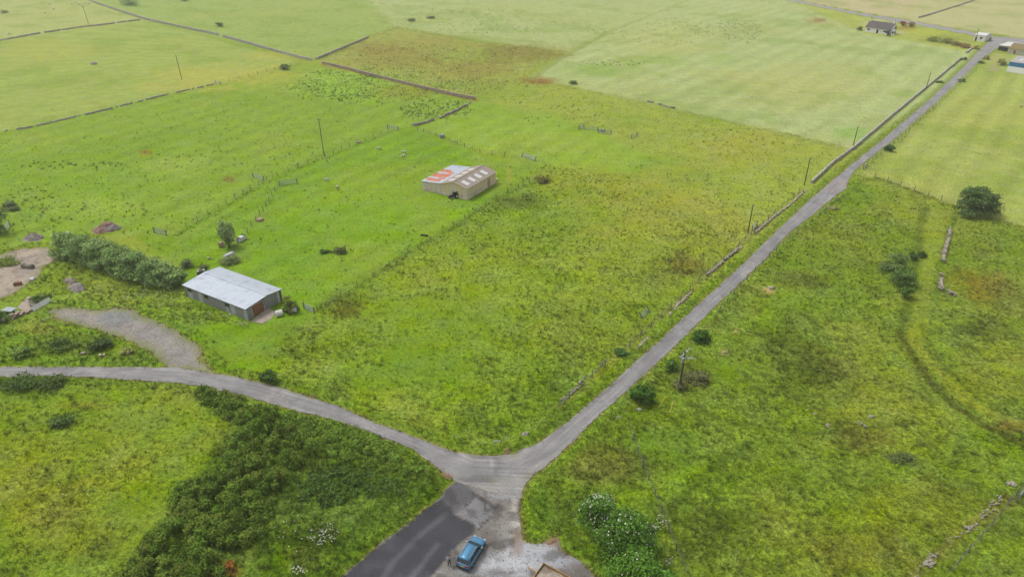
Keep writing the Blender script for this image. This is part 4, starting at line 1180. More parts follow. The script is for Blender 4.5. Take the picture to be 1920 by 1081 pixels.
for px, py, s, lb in ((1633, 781, 0.9, 'single white stone right of the faint path'), (985, 816, 1.5, 'flat pale boulder on the grass inside the sharp bend'), (1528, 776, 0.7, 'pale stone left above the white path stones'), (1199, 768, 0.9, 'pale stone on the verge below the dark roadside bush'),
                      (673, 268, 2.1, 'big whitish rounded boulder by the fence in the left field'), (176, 121, 3.6, 'long flat grey rock in the upper left field'), (1447, 541, 1.6, 'pinkish rock on bare soil right of the road'), (1410, 182, 0.8, 'little grey stone in the pale field'),
                      (1360, 661, 0.8, 'small pale stone in the grass right of the road'), (395, 729, 0.7, 'little grey stone below the road on the left'), (1915, 200, 1.2, 'white stone at the right edge of the bright field')):
    g = G(px, py)
    o = bpy.data.objects.new('boulder', random.choice(STONE_MESHES))
    put(o)
    o.location = g
    o.scale = (s, s * 0.8, s * 0.75)
    o.rotation_euler = (0, 0, random.uniform(-0.5, 0.5))
    tag(o, lb, 'boulder')

# ------------------------------------------------------------------ poles
def wood_pole(base, h, label, r=0.13, arms=1, rz=0.0, lean=0.0, mat='pole_timber', group='timber utility poles'):
    g = G(*base)
    t = thing('utility_pole', label, 'pole', g, rz, group)
    MB().tube((0, 0, -0.3), (lean * h, 0, h), r * 1.1, r * 0.8, 10).build('post', mat, t)
    for k in range(arms):
        z = h - 0.35 - 0.8 * k
        MB().box((lean * z, -0.15, z), (1.3, 0.1, 0.12)).build('crossarm', mat, t)
        for q in (-0.55, 0.0, 0.55):
            MB().tube((lean * z + q, -0.15, z + 0.05), (lean * z + q, -0.15, z + 0.28), 0.06, 0.05, 8).build('insulator', 'insulator', t)
    return t
wood_pole((1402, 437), 7.0, 'dark timber pole with yellow sign, nearest of the poles along the straight road', 0.13, 1, 0.9)
g = G(1402, 437)
MB().box((0.02, -0.2, 1.5), (0.4, 0.03, 0.3)).build('warning_plate', 'yellow_plastic', bpy.data.objects['utility_pole'])
wood_pole((1508, 347), 7.6, 'second timber pole along the straight road, by the end of the grey wall', 0.13, 1, 0.9)
wood_pole((1599, 276), 6.4, 'third timber pole along the straight road behind the grey wall', 0.13, 1, 0.9)
wood_pole((1736, 168), 6.8, 'farthest timber pole along the straight road behind the grey wall', 0.13, 1, 0.9)
wood_pole((608, 292), 11.2, 'tall grey timber pole in the field left of the tan barn', 0.13, 1, 0.2, -0.012, 'grey_timber')
wood_pole((341, 149), 10.0, 'dark leaning timber pole in the upper left field', 0.13, 0, 0.2, -0.02)
wood_pole((166, 46), 10.6, 'thin timber pole behind the tumbled wall at the top left', 0.13, 0, 0.2, -0.02, 'grey_timber')
wood_pole((1828, 78), 6.5, 'timber pole in front of the small white shed', 0.13, 1, 0.4)
def line_pole():
    g = G(1274, 728)
    t = thing('transformer_pole', 'dark pole with white crossarm fittings rising from scrub right of the road', 'pole', g, math.radians(20))
    MB().tube((0, 0, -0.3), (0, 0, 6.9), 0.19, 0.14, 10).build('post', 'pole_timber', t)
    for z, a, l in ((6.6, 0.55, 2.0), (5.9, -0.55, 2.2)):
        c = MB().box((0.4 * math.cos(a), 0.4 * math.sin(a), z), (l, 0.12, 0.14), a).build('crossarm', 'insulator', t)
        for q in (-0.8, 0.0, 0.8):
            x, y = (0.4 + q) * math.cos(a), (0.4 + q) * math.sin(a)
            MB().tube((x, y, z + 0.05), (x, y, z + 0.4), 0.09, 0.06, 8).build('insulator', 'insulator', c)
    MB().tube((-0.3, -0.2, 5.2), (-0.3, -0.2, 6.0), 0.22, n=10).build('fuse_box', 'galvanised', t)
    for sx, sy in ((1236, 764), (1256, 774)):
        e = G(sx, sy)
        s = thing('stay_wire', 'yellow guarded stay wire of the scrub pole, the %s one' % ('left' if sx == 1236 else 'right'), 'stay wire', e, 0, 'stay wires of the near pole')
        d = Vector((g.x, g.y, 5.6)) - e
        MB().tube((0, 0, -0.1), d, 0.012, n=5).build('wire', 'wire', s)
        q = d.normalized()
        MB().tube(q * 0.1, q * 2.0, 0.055, n=8).build('guard', 'yellow_plastic', s)
line_pole()

# ------------------------------------------------------------------ wire fences and gates
POST = MB().box((0, 0, 0.6), (0.11, 0.11, 1.5), 0, 0, 0, 0.9).mesh('post', False, 'grey_timber')
def wire_fence(label, px_pts, step=3.6, h=1.1, mesh_net=True, skip=()):
    P = GP(px_pts)
    o = P[0].copy()
    P = P - o
    t = thing('wire_fence', label, 'fence', (o[0], o[1], 0))
    w = MB()
    for a, b in zip(P[:-1], P[1:]):
        L = float(np.hypot(*(b - a)))
        n = max(1, round(L / step))
        for k in range(n):
            p = a + (b - a) * k / n
            child('post', POST, t, (p[0], p[1], random.uniform(-0.12, 0.05)), (random.uniform(-.06, .06), random.uniform(-.06, .06), random.uniform(0, 1)))
        for z in ((0.25, 0.5, 0.75, 1.0) if mesh_net else (0.5, 1.0)):
            w.tube((a[0], a[1], z * h), (b[0], b[1], z * h), 0.012, n=4, cap=False)
    w.build('wires', 'wire', t)
    return t
wire_fence('wire fence crossing the left field from the far gate past the tall pole', [(728, 246), (670, 270), (610, 294), (560, 313), (500, 338), (470, 355), (410, 391), (328, 440)])
wire_fence('wire fence from the gate down to the lone tree behind the grey barn', [(521, 349), (505, 378), (488, 404), (455, 446), (430, 486), (424, 500)], 3.2)
wire_fence('wire fence behind the tan barn from the pale wall to the grey hurdles', [(772, 240), (830, 260), (900, 286), (970, 296)])
wire_fence('wire fence along the lower edge of the tan barn field', [(1012, 334), (930, 372), (850, 425), (760, 482), (700, 520), (640, 556), (598, 582)], 4.5, 1.1, False)
wire_fence('roadside wire fence on the right of the straight road', [(1578, 372), (1560, 386), (1480, 448), (1400, 524), (1335, 602)], 4.0)
wire_fence('roadside wire fence on the left of the straight road down to the bend', [(1498, 362), (1440, 412), (1385, 462), (1310, 528), (1240, 596), (1180, 650), (1110, 706), (1045, 768)], 4.0)
wire_fence('wire fence running down behind the flowering elder bushes', [(1178, 800), (1196, 850), (1216, 900), (1240, 960), (1268, 1030), (1290, 1081)], 3.0)
wire_fence('wire fence with pale posts at the bottom right corner', [(1920, 912), (1890, 945), (1860, 985), (1815, 1035), (1775, 1081)], 3.0)
wire_fence('wire fence beside the straight road along the bright right field', [(1830, 132), (1760, 196), (1690, 258), (1650, 292), (1612, 326)], 5.0, 1.1, False)
wire_fence('wire fence between the bright right field and the rough', [(1640, 332), (1740, 366), (1790, 385)], 4.0)
wire_fence('wire fence from the gate to the far brown wall end', [(430, 152), (500, 135), (560, 121)], 5.0, 1.1, False)

def gate(label, c_px, ang, w=3.4, h=1.15, bars=6, tilt=0.0, mat='galvanised', name='field_gate', cat='gate', group=None):
    g = G(*c_px)
    t = thing(name, label, cat, g, ang, group)
    t.rotation_euler = (tilt, 0, ang)
    f = MB()
    for x in (-w / 2, w / 2):
        f.tube((x, 0, 0.05), (x, 0, h + 0.1), 0.04, n=6)
    f.build('frame', mat, t)
    for k in range(bars):
        z = 0.12 + (h - 0.05) * (k / (bars - 1))
        MB().tube((-w / 2, 0, z), (w / 2, 0, z), 0.032, n=6).build('bar', mat, t)
    MB().tube((-w / 2, 0.02, 0.12), (w / 2, 0.02, h), 0.03, n=6).build('brace', mat, t)
    for x in (-w / 2 - 0.15, w / 2 + 0.15):
        MB().box((x, 0, 0.6), (0.16, 0.16, 1.6)).build('gate_post', 'grey_timber', t)
    return t
def ang_px(a, b):
    p, q = G(*a), G(*b)
    return math.atan2(q.y - p.y, q.x - p.x)
gate('grey metal gate at the end of the overgrown low wall', (409, 158), ang_px((401, 155), (418, 160)), 4.0, 1.4, 8)
gate('galvanised gate on the left of the fence crossing below the tall pole', (485, 336), ang_px((470, 331), (499, 340)), 4.2, 1.3, 8)
gate('galvanised gate on the right of the fence crossing below the tall pole', (541, 346), ang_px((525, 348), (556, 343)), 4.4, 1.4, 9)
gate('pale metal gate at the foot of the short curved wall', (737, 243), ang_px((724, 241), (749, 245)), 4.0, 1.3, 8)
gate('grey metal gate behind the long tree belt', (301, 439), ang_px((285, 436), (318, 444)), 3.6, 1.3, 8)
gate('stack of grey hurdles leaning on the fence behind the tan barn', (990, 298), ang_px((971, 293), (1003, 303)), 5.0, 1.2, 9, -0.5)
gate('metal gate between the grey barn and the rough roadside field', (580, 583), ang_px((566, 574), (594, 587)), 2.6, 1.2, 9)
gate('small hurdle standing alone in the olive field', (1189, 258), ang_px((1180, 261), (1198, 253)), 3.0, 1.1, 5)
gate('left hurdle of the small sheep pen in the olive field', (1090, 241), ang_px((1082, 243), (1097, 236)), 3.0, 1.2, 6)
gate('front hurdle of the small sheep pen in the olive field', (1103, 244), ang_px((1083, 243), (1120, 246)), 6.0, 1.1, 6)
gate('right hurdle of the small sheep pen in the olive field', (1134, 251), ang_px((1124, 250), (1146, 253)), 4.0, 1.2, 7)
gate('silver gate lying half hidden in grass left of the road', (1212, 591), ang_px((1204, 600), (1222, 583)), 2.6, 1.0, 5, -0.6)
gate('roadside field gate below the nearest straight-road pole', (1414, 428), ang_px((1410, 432), (1421, 420)), 3.0, 1.2, 6)
gate('light metal gate beside the passing place on the right', (1622, 316), ang_px((1616, 322), (1631, 310)), 3.4, 1.2, 6)
gate('light gate at the bottom right fence corner', (1912, 932), ang_px((1908, 940), (1920, 925)), 2.2, 1.2, 6)
gate('silver gate beside the left edge bushes', (15, 428), ang_px((11, 434), (27, 410)), 3.6, 1.2, 7)

# ------------------------------------------------------------------ foliage
LEAF_K = 2.5        # leaves lie in each other's shade: their own colour is lighter than a crown looks
def leaf_cloud(lobes, n, size, colour, rng, spread=0.25, low=-0.35, shell=0.62, hue=None):
    """leaf-sized quads through the outer volume of a set of lobes; returns arrays"""
    lobes = np.array(lobes, float)
    wt = (lobes[:, 3] * lobes[:, 4] + lobes[:, 3] * lobes[:, 5]) ** 1.0
    k = rng.choice(len(lobes), n, p=wt / wt.sum())
    d = rng.normal(size=(n, 3))
    d /= np.linalg.norm(d, axis=1)[:, None]
    d[:, 2] = np.where(d[:, 2] < low, -d[:, 2], d[:, 2])
    rad = shell + (1.06 - shell) * rng.random(n) ** 0.6 + np.where(rng.random(n) < 0.22, 0.5 * rng.random(n) ** 1.5, 0)
    lump = 1 + 0.34 * np.sin(d[:, 0] * 6 + k * 1.7) * np.cos(d[:, 1] * 5 - k * 2.3) + 0.16 * np.sin(d[:, 0] * 15 + k) * np.cos(d[:, 1] * 13 + d[:, 2] * 11)
    c = lobes[k, :3] + d * lobes[k, 3:6] * (rad * lump)[:, None]
    nr = d / lobes[k, 3:6]
    nr /= np.linalg.norm(nr, axis=1)[:, None]
    nr = nr + rng.normal(size=(n, 3)) * 0.55
    nr /= np.linalg.norm(nr, axis=1)[:, None]
    a = np.cross(nr, rng.normal(size=(n, 3)))
    a /= np.linalg.norm(a, axis=1)[:, None] + 1e-9
    b = np.cross(nr, a)
    s = size * (0.6 + 0.8 * rng.random(n))
    a, b = a * s[:, None], b * (s * 0.62)[:, None]
    V = np.stack([c - a, c - b + nr * (s * 0.12)[:, None], c + a, c + b + nr * (s * 0.12)[:, None]], 1).reshape(-1, 3)
    F = np.arange(4 * n).reshape(n, 4)
    lobe_f = 1 + spread * (rng.random(len(lobes)) - 0.5) * 1.6
    f = lobe_f[k] * (1 + spread * (rng.random(n) - 0.5) * 1.4)
    col = A3(colour, ALB * LEAF_K)[None, :] * f[:, None]
    if hue is not None:
        q = (rng.random(len(lobes))[k] * 0.6 + 0.4 * rng.random(n)) ** 2
        col = col + (A3(hue, ALB * LEAF_K)[None, :] - col) * (0.55 * q)[:, None]
    return V, F, col
def join(parts):
    V, F, C, o = [], [], [], 0
    for v, f, c in parts:
        V.append(v)
        F.append(f + o)
        C.append(c)
        o += len(v)
    return np.vstack(V), np.vstack(F), np.vstack(C)
def make_lobes(rng, w, d, h, n, base=0.2, rmin=0.22, rmax=0.42, lean=(0, 0), low=0.15):
    out = []
    for _ in range(n):
        a, r = rng.uniform(0, 2 * math.pi), math.sqrt(rng.random())
        z = rng.uniform(low, 1.0)
        q = math.sqrt(max(0.05, 1 - (max(0, z - 0.35) / 0.75) ** 2))
        s = rng.uniform(rmin, rmax)
        x, y = math.cos(a) * r * q * (1 - s) * w / 2, math.sin(a) * r * q * (1 - s) * d / 2
        rz = s * h * 0.55
        out.append((x + lean[0] * z * h, y + lean[1] * z * h, base + (h - base - rz) * z, s * w * 0.62, s * d * 0.62, rz))
    return out
def bush(name, label, base_px, w, h, colour, cat='bush', n=1600, leaf=0.16, lobes=9, d=None, hue=None, seed=0, flowers=0, lean=(0, 0), trunk=0.0, rz=0.0, group=None, fl_top=0.3, rl=(0.22, 0.42)):
    """a woody plant: stem or trunk with limbs, crown, sometimes flower heads"""
    rng = np.random.default_rng(1000 + seed + int(base_px[0]) * 7 + int(base_px[1]))
    g = G(*base_px)
    t = thing(name, label, cat, (g.x, g.y, 0), rz, group)
    d = d or w * 0.85
    L = make_lobes(rng, w, d, h, lobes, base=trunk, rmin=rl[0], rmax=rl[1], lean=lean, low=0.02 if trunk < 0.3 else 0.0)
    V, F, C = leaf_cloud(L, n, leaf, colour, rng, 0.35, -0.35, 0.55, hue)
    V[:, 2] = np.maximum(V[:, 2], 0.02)
    put(bpy.data.objects.new('crown', np_mesh('crown', V, F, C, True, 'leaf')), t)
    tr = MB()
    th = max(0.06, h * 0.035)
    top = max(trunk, h * 0.3)
    tr.tube((0, 0, -0.2), (lean[0] * top, lean[1] * top, top), th * 1.3, th * 0.9, 8)
    for l in L[:7]:
        tr.tube((lean[0] * top * 0.8, lean[1] * top * 0.8, top * 0.8), (l[0], l[1], l[2]), th * 0.6, th * 0.2, 6, 0, False)
    tr.build('trunk', 'bark', t)
    if flowers:
        k = rng.integers(0, len(L), flowers)
        la = np.array(L)[k]
        dd = rng.normal(size=(flowers, 3))
        dd[:, 2] = np.abs(dd[:, 2]) + fl_top
        dd /= np.linalg.norm(dd, axis=1)[:, None]
        c = la[:, :3] + dd * la[:, 3:6] * 1.1
        m = MB()
        for p, q in zip(c, dd):
            r = rng.uniform(0.05, 0.12)
            e = Vector(q).orthogonal().normalized()
            e2 = Vector(q).cross(e)
            P = Vector(p)
            rim = [P + (e * math.cos(i * 1.0472) + e2 * math.sin(i * 1.0472)) * r * rng.uniform(0.7, 1.2) for i in range(6)]
            m.add([P + Vector(q) * 0.06] + rim, [(0, i + 1, (i + 1) % 6 + 1) for i in range(6)])
        m.build('flower_heads', 'white_wool', t)['kind'] = 'stuff'
    return t

# --- the long windswept belt of trees behind the grey barn (row from left to right)
BELT = [((128, 490), 5.6, 5.2), ((158, 500), 5.8, 6.0), ((190, 510), 5.8, 6.0), ((222, 520), 5.6, 5.8), ((252, 530), 5.4, 5.6), ((282, 538), 5.0, 5.0), ((308, 543), 4.6, 4.4), ((328, 545), 3.6, 3.4)]
BELT_W = ['leftmost tree of the windswept belt, by the stony yard', 'second tree from the left in the windswept belt', 'third tree from the left in the windswept belt', 'fourth tree from the left in the windswept belt',
          'fifth tree from the left in the windswept belt', 'sixth tree from the left in the windswept belt', 'seventh tree from the left in the windswept belt', 'rightmost low tree of the windswept belt, next to the grey barn']
for k, (p, w, h) in enumerate(BELT):
    bush('belt_tree', BELT_W[k], (p[0], p[1] - 12), w * 1.4, h * 0.98, (112, 138, 76), 'tree', 7600, 0.16, 44, w * 1.35, (156, 172, 116), 40 + k, lean=(0.12, -0.05), rl=(0.14, 0.30), trunk=0.3, group='windswept tree belt')
bush('lone_tree', 'round dark green tree standing alone at the right by the bright field', (1824, 399), 13.5, 6.2, (74, 96, 50), 'tree', 12000, 0.19, 60, 9.0, (108, 124, 80), 3, trunk=0.8, lean=(0.06, 0), rl=(0.13, 0.26))
bush('conical_tree', 'pointed pale green tree beside junk in the bright field', (430, 462), 4.2, 6.6, (130, 150, 88), 'tree', 4200, 0.17, 16, 3.8, (158, 172, 116), 5, trunk=0.6)
bush('barn_bush', 'rounded olive bush at the door end of the grey barn', (547, 585), 3.6, 3.4, (92, 108, 52), 'bush', 2400, 0.15, 12, None, (132, 126, 60), 6)
bush('edge_tree', 'dense green tree cut by the left edge of the picture', (0, 436), 6.0, 5.8, (94, 124, 62), 'tree', 4200, 0.18, 16, None, (140, 160, 100), 7, trunk=0.5)
bush('edge_bush', 'pale low bush above the left edge tree', (22, 392), 4.6, 2.0, (92, 108, 66), 'bush', 1200, 0.18, 7, None, (128, 134, 100), 8)
# --- the flowering elders by the car park
bush('elder_bush', 'elder bush topped with white flower heads, upper left of the three', (1118, 994), 5.4, 6.4, (76, 112, 36), 'bush', 6400, 0.13, 26, 4.8, (96, 130, 50), 9, 420, group='elder bushes by the car park', fl_top=1.0)
bush('elder_bush', 'big elder bush dotted with white flowers, middle of the three', (1170, 1036), 8.0, 6.4, (74, 110, 36), 'bush', 10000, 0.13, 36, 6.0, (96, 130, 50), 10, 320, group='elder bushes by the car park', fl_top=0.2)
bush('elder_bush', 'small elder covered in white blossom at the right of the group', (1216, 1022), 2.8, 3.8, (82, 118, 48), 'bush', 1600, 0.12, 8, 1.8, (120, 150, 70), 11, 170, group='elder bushes by the car park', fl_top=0.4)
bush('elder_bush', 'leafy light green elder nearest the bottom edge, hardly any flowers', (1186, 1100), 7.0, 5.6, (76, 112, 36), 'bush', 8600, 0.14, 34, 5.6, (104, 140, 52), 12, 60, group='elder bushes by the car park')
bush('elder_bush', 'leafy elder at the bottom edge right of the nearest one', (1240, 1120), 4.4, 4.0, (76, 116, 38), 'bush', 3600, 0.14, 16, 4.0, (122, 164, 62), 13, 30, group='elder bushes by the car park')
# --- single bushes
BUSHES = [
    ('dark round bush right of the road above the scrub pole', (1317, 640), 4.0, 2.2, (62, 92, 34), 2200, (84, 116, 50)),
    ('dark round bush at the roadside left below the scrub pole', (1203, 752), 4.4, 2.8, (60, 90, 32), 2600, (84, 116, 48)),
    ('small leafy bush directly left of the scrub pole', (1257, 692), 2.8, 1.6, (72, 102, 38), 1300, (96, 124, 54)),
    ('dull scrubby bush right of the scrub pole', (1305, 712), 4.4, 1.5, (88, 94, 56), 1500, (128, 122, 84)),
    ('dull scrubby bush in front of the scrub pole', (1278, 726), 3.2, 1.2, (92, 98, 60), 1100, (136, 128, 90)),
    ('low dark bush left of the road opposite the scrub pole', (1167, 662), 3.2, 1.2, (70, 100, 44), 1200, (92, 118, 56)),
    ('dark bush in the rough corner left of the sharp bend', (510, 713), 4.2, 1.7, (66, 92, 38), 1700, (92, 116, 52)),
    ('round bush on the right verge past the passing place', (1668, 284), 3.8, 2.0, (70, 102, 46), 1200, (96, 122, 62)),
    ('tiny bush on the right verge close to the far farm', (1804, 154), 3.6, 1.6, (86, 106, 56), 700, (110, 126, 74)),
    ('dark bush on the grey roadside wall near the cottage corner', (1806, 113), 4.0, 1.5, (84, 98, 60), 700, (104, 114, 76)),
    ('bush growing on the grey roadside wall near the farthest pole', (1760, 156), 3.4, 1.3, (92, 112, 62), 700, (118, 132, 80)),
    ('tall willow scrub at the side of the grassy lane, upper part', (1676, 506), 7.5, 3.4, (92, 112, 58), 3600, (110, 128, 78)),
    ('darker willow scrub at the side of the grassy lane, middle part', (1690, 532), 6.5, 3.2, (84, 108, 50), 3400, (104, 124, 66)),
    ('narrow dark bush at the foot of the willow scrub', (1696, 556), 3.4, 2.4, (74, 100, 40), 1100, (88, 112, 50)),
    ('small dark bush with a branch across the grassy lane', (1710, 484), 3.0, 1.2, (62, 84, 40), 1000, (84, 104, 56)),
    ('small dark bush on the grassy lane beside the willow scrub', (1728, 480), 2.6, 1.2, (64, 86, 40), 900, (84, 104, 56)),
    ('dark bush at the top end of the brownish drystone wall', (534, 130), 5.4, 2.2, (84, 104, 54), 1000, (104, 118, 70)),
    ('dark bush in the far field above the tall grey wall', (412, 50), 6.0, 2.4, (84, 108, 62), 800, (106, 124, 80)),
    ('large dark clump of bushes at the top edge left of centre', (245, 10), 26.0, 5.5, (92, 122, 68), 3000, (116, 142, 90)),
    ('second clump of bushes at the top edge right of the big one', (345, 2), 14.0, 3.5, (98, 124, 72), 1400, (118, 142, 92)),
    ('low dark bush left of the far hedge row above the brown field', (772, 40), 9.0, 1.8, (96, 112, 70), 900, (114, 126, 84)),
    ('low dark bush right of the far hedge row above the brown field', (808, 35), 7.0, 1.8, (98, 114, 72), 800, (116, 128, 86)),
    ('clump of dark nettles in the bright field, left one', (608, 474), 2.6, 0.8, (64, 92, 34), 700, (88, 112, 50)),
    ('clump of dark nettles in the bright field, right one', (634, 474), 4.0, 1.2, (78, 92, 46), 1000, (116, 104, 66)),
    ('dark low scrub at the edge of the rough field near the tan barn', (1020, 342), 4.4, 1.3, (88, 88, 48), 900, (110, 104, 60)),
    ('small dark tuft in the pale field near the brown patch', (1075, 157), 5.0, 1.2, (98, 118, 72), 500, (120, 134, 86)),
    ('bush at the left end of the cottage', (1612, 57), 4.0, 2.2, (96, 110, 66), 700, (118, 126, 82)),
    ('dark round shrub in front of the cottage gable', (1664, 68), 4.2, 3.4, (70, 74, 72), 900, (92, 96, 92)),
    ('reddish bush between the cottage and the far road, left', (1692, 48), 6.0, 2.4, (146, 92, 66), 700, (120, 104, 60)),
    ('reddish bush between the cottage and the far road, right', (1708, 50), 6.0, 2.6, (132, 96, 64), 700, (112, 108, 58)),
    ('garden hedge shrub right of the cottage yard, leftmost', (1752, 78), 10.0, 2.6, (104, 118, 56), 800, (128, 118, 66)),
    ('garden hedge shrub in the middle of the garden row', (1774, 82), 10.0, 2.8, (110, 112, 56), 800, (134, 112, 66)),
    ('garden hedge shrub second from the right in the garden row', (1794, 86), 9.0, 2.6, (116, 106, 58), 800, (140, 106, 66)),
    ('rusty shrub at the right end of the garden row', (1810, 90), 6.5, 2.2, (128, 100, 62), 700, (146, 106, 70)),
    ('yellowish shrub at the corner of the cottage garden', (1830, 93), 4.0, 2.0, (150, 128, 66), 600, (168, 140, 76)),
    ('shrub on the verge right of the white caravan', (1852, 76), 4.0, 1.8, (120, 132, 70), 500, (140, 146, 84)),
    ('shrub where the farm track leaves the road', (1848, 112), 3.6, 2.0, (126, 126, 70), 600, (146, 138, 84)),
    ('bush at the corner of the bright field by the farm track', (1840, 120), 3.6, 1.4, (92, 110, 56), 600, (112, 124, 70)),
    ('wide olive bush against the blue clad shed', (1876, 122), 6.0, 2.6, (120, 128, 62), 900, (140, 138, 76)),
    ('dark green bush in the left roadside rough below the trailer', (118, 650), 5.0, 1.8, (80, 106, 44), 2000, (128, 138, 74)),
    ('pale leafy bush in the left roadside rough', (38, 668), 4.4, 1.8, (104, 134, 56), 1800, (140, 160, 84)),
    ('dark bush in the left roadside rough near the gravel track', (190, 652), 4.0, 1.8, (72, 92, 46), 1600, (104, 112, 70)),
    ('yellowish bush beside the gravel track mouth', (238, 664), 2.8, 1.4, (146, 154, 76), 1000, (176, 176, 104)),
    ('dark hedge clump below the road at the left edge', (40, 724), 7.0, 1.6, (66, 88, 38), 2400, (92, 108, 54)),
    ('dark hedge clump below the road, second from the left edge', (100, 722), 6.0, 1.4, (74, 94, 42), 1800, (104, 112, 62)),
    ('low dark scrub lump in the lower left field', (112, 796), 4.0, 1.1, (80, 104, 48), 1300, (104, 120, 66)),
    ('pale rush lump beside the passing place', (1560, 392), 4.0, 0.7, (140, 140, 84), 700, (160, 148, 96)),
    ('dark scrub behind the grey barn roof', (383, 508), 3.0, 1.4, (96, 112, 60), 900, (124, 128, 90)),
    ('grey scrub lump between the tree belt and the grey barn', (352, 500), 3.6, 1.6, (98, 112, 66), 1000, (128, 130, 96)),
    ('overgrown junk heap greenery behind the grey barn', (432, 492), 5.0, 1.2, (96, 112, 62), 1200, (132, 130, 98)),
    ('small dark bush near the tall wall at the top left edge', (8, 25), 8.0, 2.2, (96, 116, 66), 500, (112, 128, 78)),
    ('dark green shrub by the flat tumbled yard wall', (4, 600), 3.2, 1.8, (70, 98, 42), 1100, (96, 120, 60)),
    ('long dark hedge beside the concrete pad in the yard', (78, 563), 4.2, 1.1, (70, 92, 42), 1100, (100, 118, 62)),
    ('rush covered mound by the stony yard', (14, 492), 6.0, 1.4, (106, 124, 52), 1600, (134, 140, 66)),
    ('low weeds on the stony yard edge', (64, 444), 3.0, 1.0, (104, 104, 54), 600, (132, 118, 70)),
    ('patch of dark scrub in the right hand rough, lower', (1690, 860), 4.0, 0.8, (92, 106, 56), 900, (118, 118, 70)),
]
for k, (lb, p, w, h, c, n, hue) in enumerate(BUSHES):
    far = p[1] < 300
    bush('bush', lb, p, w, h, c, 'bush', n, 0.24 if far else 0.14, 8 + int(w), w * (0.8 if w < 9 else 0.55), hue, 100 + k, rz=random.uniform(-0.6, 0.6) if w < 9 else -0.7)

# --- gorse thicket between the lower left field and the car park: one mass
def thicket(name, label, pix_poly, nlobes, hmin, hmax, rmin, rmax, colour, hue, n, leaf, seed, cat='thicket'):
    rng = np.random.default_rng(seed)
    P = GP(pix_poly)
    lo, hi = P.min(0), P.max(0)
    L = []
    while len(L) < nlobes:
        p = lo + (hi - lo) * rng.random(2)
        s = sdist(np.array([p[0]]), np.array([p[1]]), P)[0]
        if s < 0.2:
            continue
        h = (hmin + (hmax - hmin) * rng.random()) * (0.45 + 0.55 * min(1, s / 2.2))
        r = rmin + (rmax - rmin) * rng.random()
        L.append((p[0], p[1], h - r * 0.8, r, r * rng.uniform(0.8, 1.2), r * 0.8))
        L.append((p[0], p[1], max(0.2, (h - r * 0.8) * 0.45), r * 1.05, r * 1.05, max(0.3, h * 0.45)))
    V, F, C = leaf_cloud(L, n, leaf, colour, rng, 0.5, -0.5, 0.6, hue)
    V[:, 2] = np.maximum(V[:, 2], 0.02)
    o = put(bpy.data.objects.new(name, np_mesh(name, V, F, C, True, 'leaf')))
    return tag(o, label, cat, None, 'stuff')
GORSE = [(372, 728), (410, 733), (470, 752), (520, 772), (560, 800), (590, 850), (560, 890), (520, 930), (500, 1000), (440, 1050), (430, 1100), (360, 1180), (200, 1180), (240, 1060), (270, 1020), (320, 975), (312, 925), (350, 895), (400, 890), (430, 850), (440, 800), (400, 770), (372, 748)]
thicket('gorse_thicket', 'dense dark gorse thicket along the edge of the lower left field', GORSE, 760, 0.7, 2.4, 0.34, 0.85, (80, 108, 34), (128, 126, 56), 120000, 0.12, 5)
thicket('bramble_mass', 'mixed dark brambles between the gorse and the road', [(470, 752), (534, 770), (640, 794), (760, 842), (810, 880), (740, 890), (640, 860), (560, 830), (520, 790)], 330, 0.2, 1.0, 0.3, 0.7, (88, 116, 38), (128, 140, 58), 44000, 0.13, 6)
thicket('bracken_patch', 'rusty dead bracken beside the gorse at the bottom edge', [(400, 1062), (440, 1055), (452, 1090), (420, 1110), (395, 1090)], 14, 0.3, 0.7, 0.3, 0.55, (128, 88, 38), (156, 112, 56), 1500, 0.13, 7)
thicket('bramble_mass', 'loose dark brambles halfway between the gorse and the car park', [(560, 880), (640, 870), (740, 900), (760, 930), (700, 960), (620, 950), (560, 940)], 90, 0.2, 0.8, 0.4, 0.8, (66, 90, 36), (92, 110, 52), 11000, 0.14, 8)

# ------------------------------------------------------------------ tall grass and rushes: real blades, one object each
def scatter(n, rmax, power, seed):
    """candidate points in the part of the world the photograph looks at, thinning with distance"""
    rng = np.random.default_rng(seed)
    r0 = 42.0
    u = rng.random(n)
    r = (r0 ** power + u * (rmax ** power - r0 ** power)) ** (1 / power)
    t = rng.uniform(-math.radians(52), math.radians(52), n)
    return r * np.sin(t), r * np.cos(t), rng
def blades(x, y, z, col, rng, nb, lmin, lmax, wmin, wmax, lean, spread):
    n = len(x)
    X, Y, Z = np.repeat(x, nb), np.repeat(y, nb), np.repeat(z, nb)
    C = np.repeat(col, nb, axis=0) * rng.uniform(0.72, 1.3, (n * nb, 1))
    a = rng.uniform(0, 2 * math.pi, n * nb)
    bx, by = X + np.cos(a) * rng.random(n * nb) * spread, Y + np.sin(a) * rng.random(n * nb) * spread
    L = rng.uniform(lmin, lmax, n * nb) * np.repeat(rng.uniform(0.7, 1.3, n), nb)
    W = rng.uniform(wmin, wmax, n * nb)
    ln = rng.uniform(0.1, 1, n * nb) * lean
    wdx, wdy = 0.30, -0.12                  # the wind lays everything the same way
    tx, ty = bx + L * (np.cos(a) * ln + wdx), by + L * (np.sin(a) * ln + wdy)
    tz = Z + L * np.sqrt(np.clip(1 - ln * ln * 0.8, 0.1, 1)) * 0.85
    px, py = -np.sin(a) * W / 2, np.cos(a) * W / 2
    V = np.stack([np.stack([bx - px, by - py, Z - 0.05], 1), np.stack([bx + px, by + py, Z - 0.05], 1), np.stack([tx, ty, tz], 1)], 1).reshape(-1, 3)
    return V, np.arange(3 * n * nb).reshape(-1, 3), C
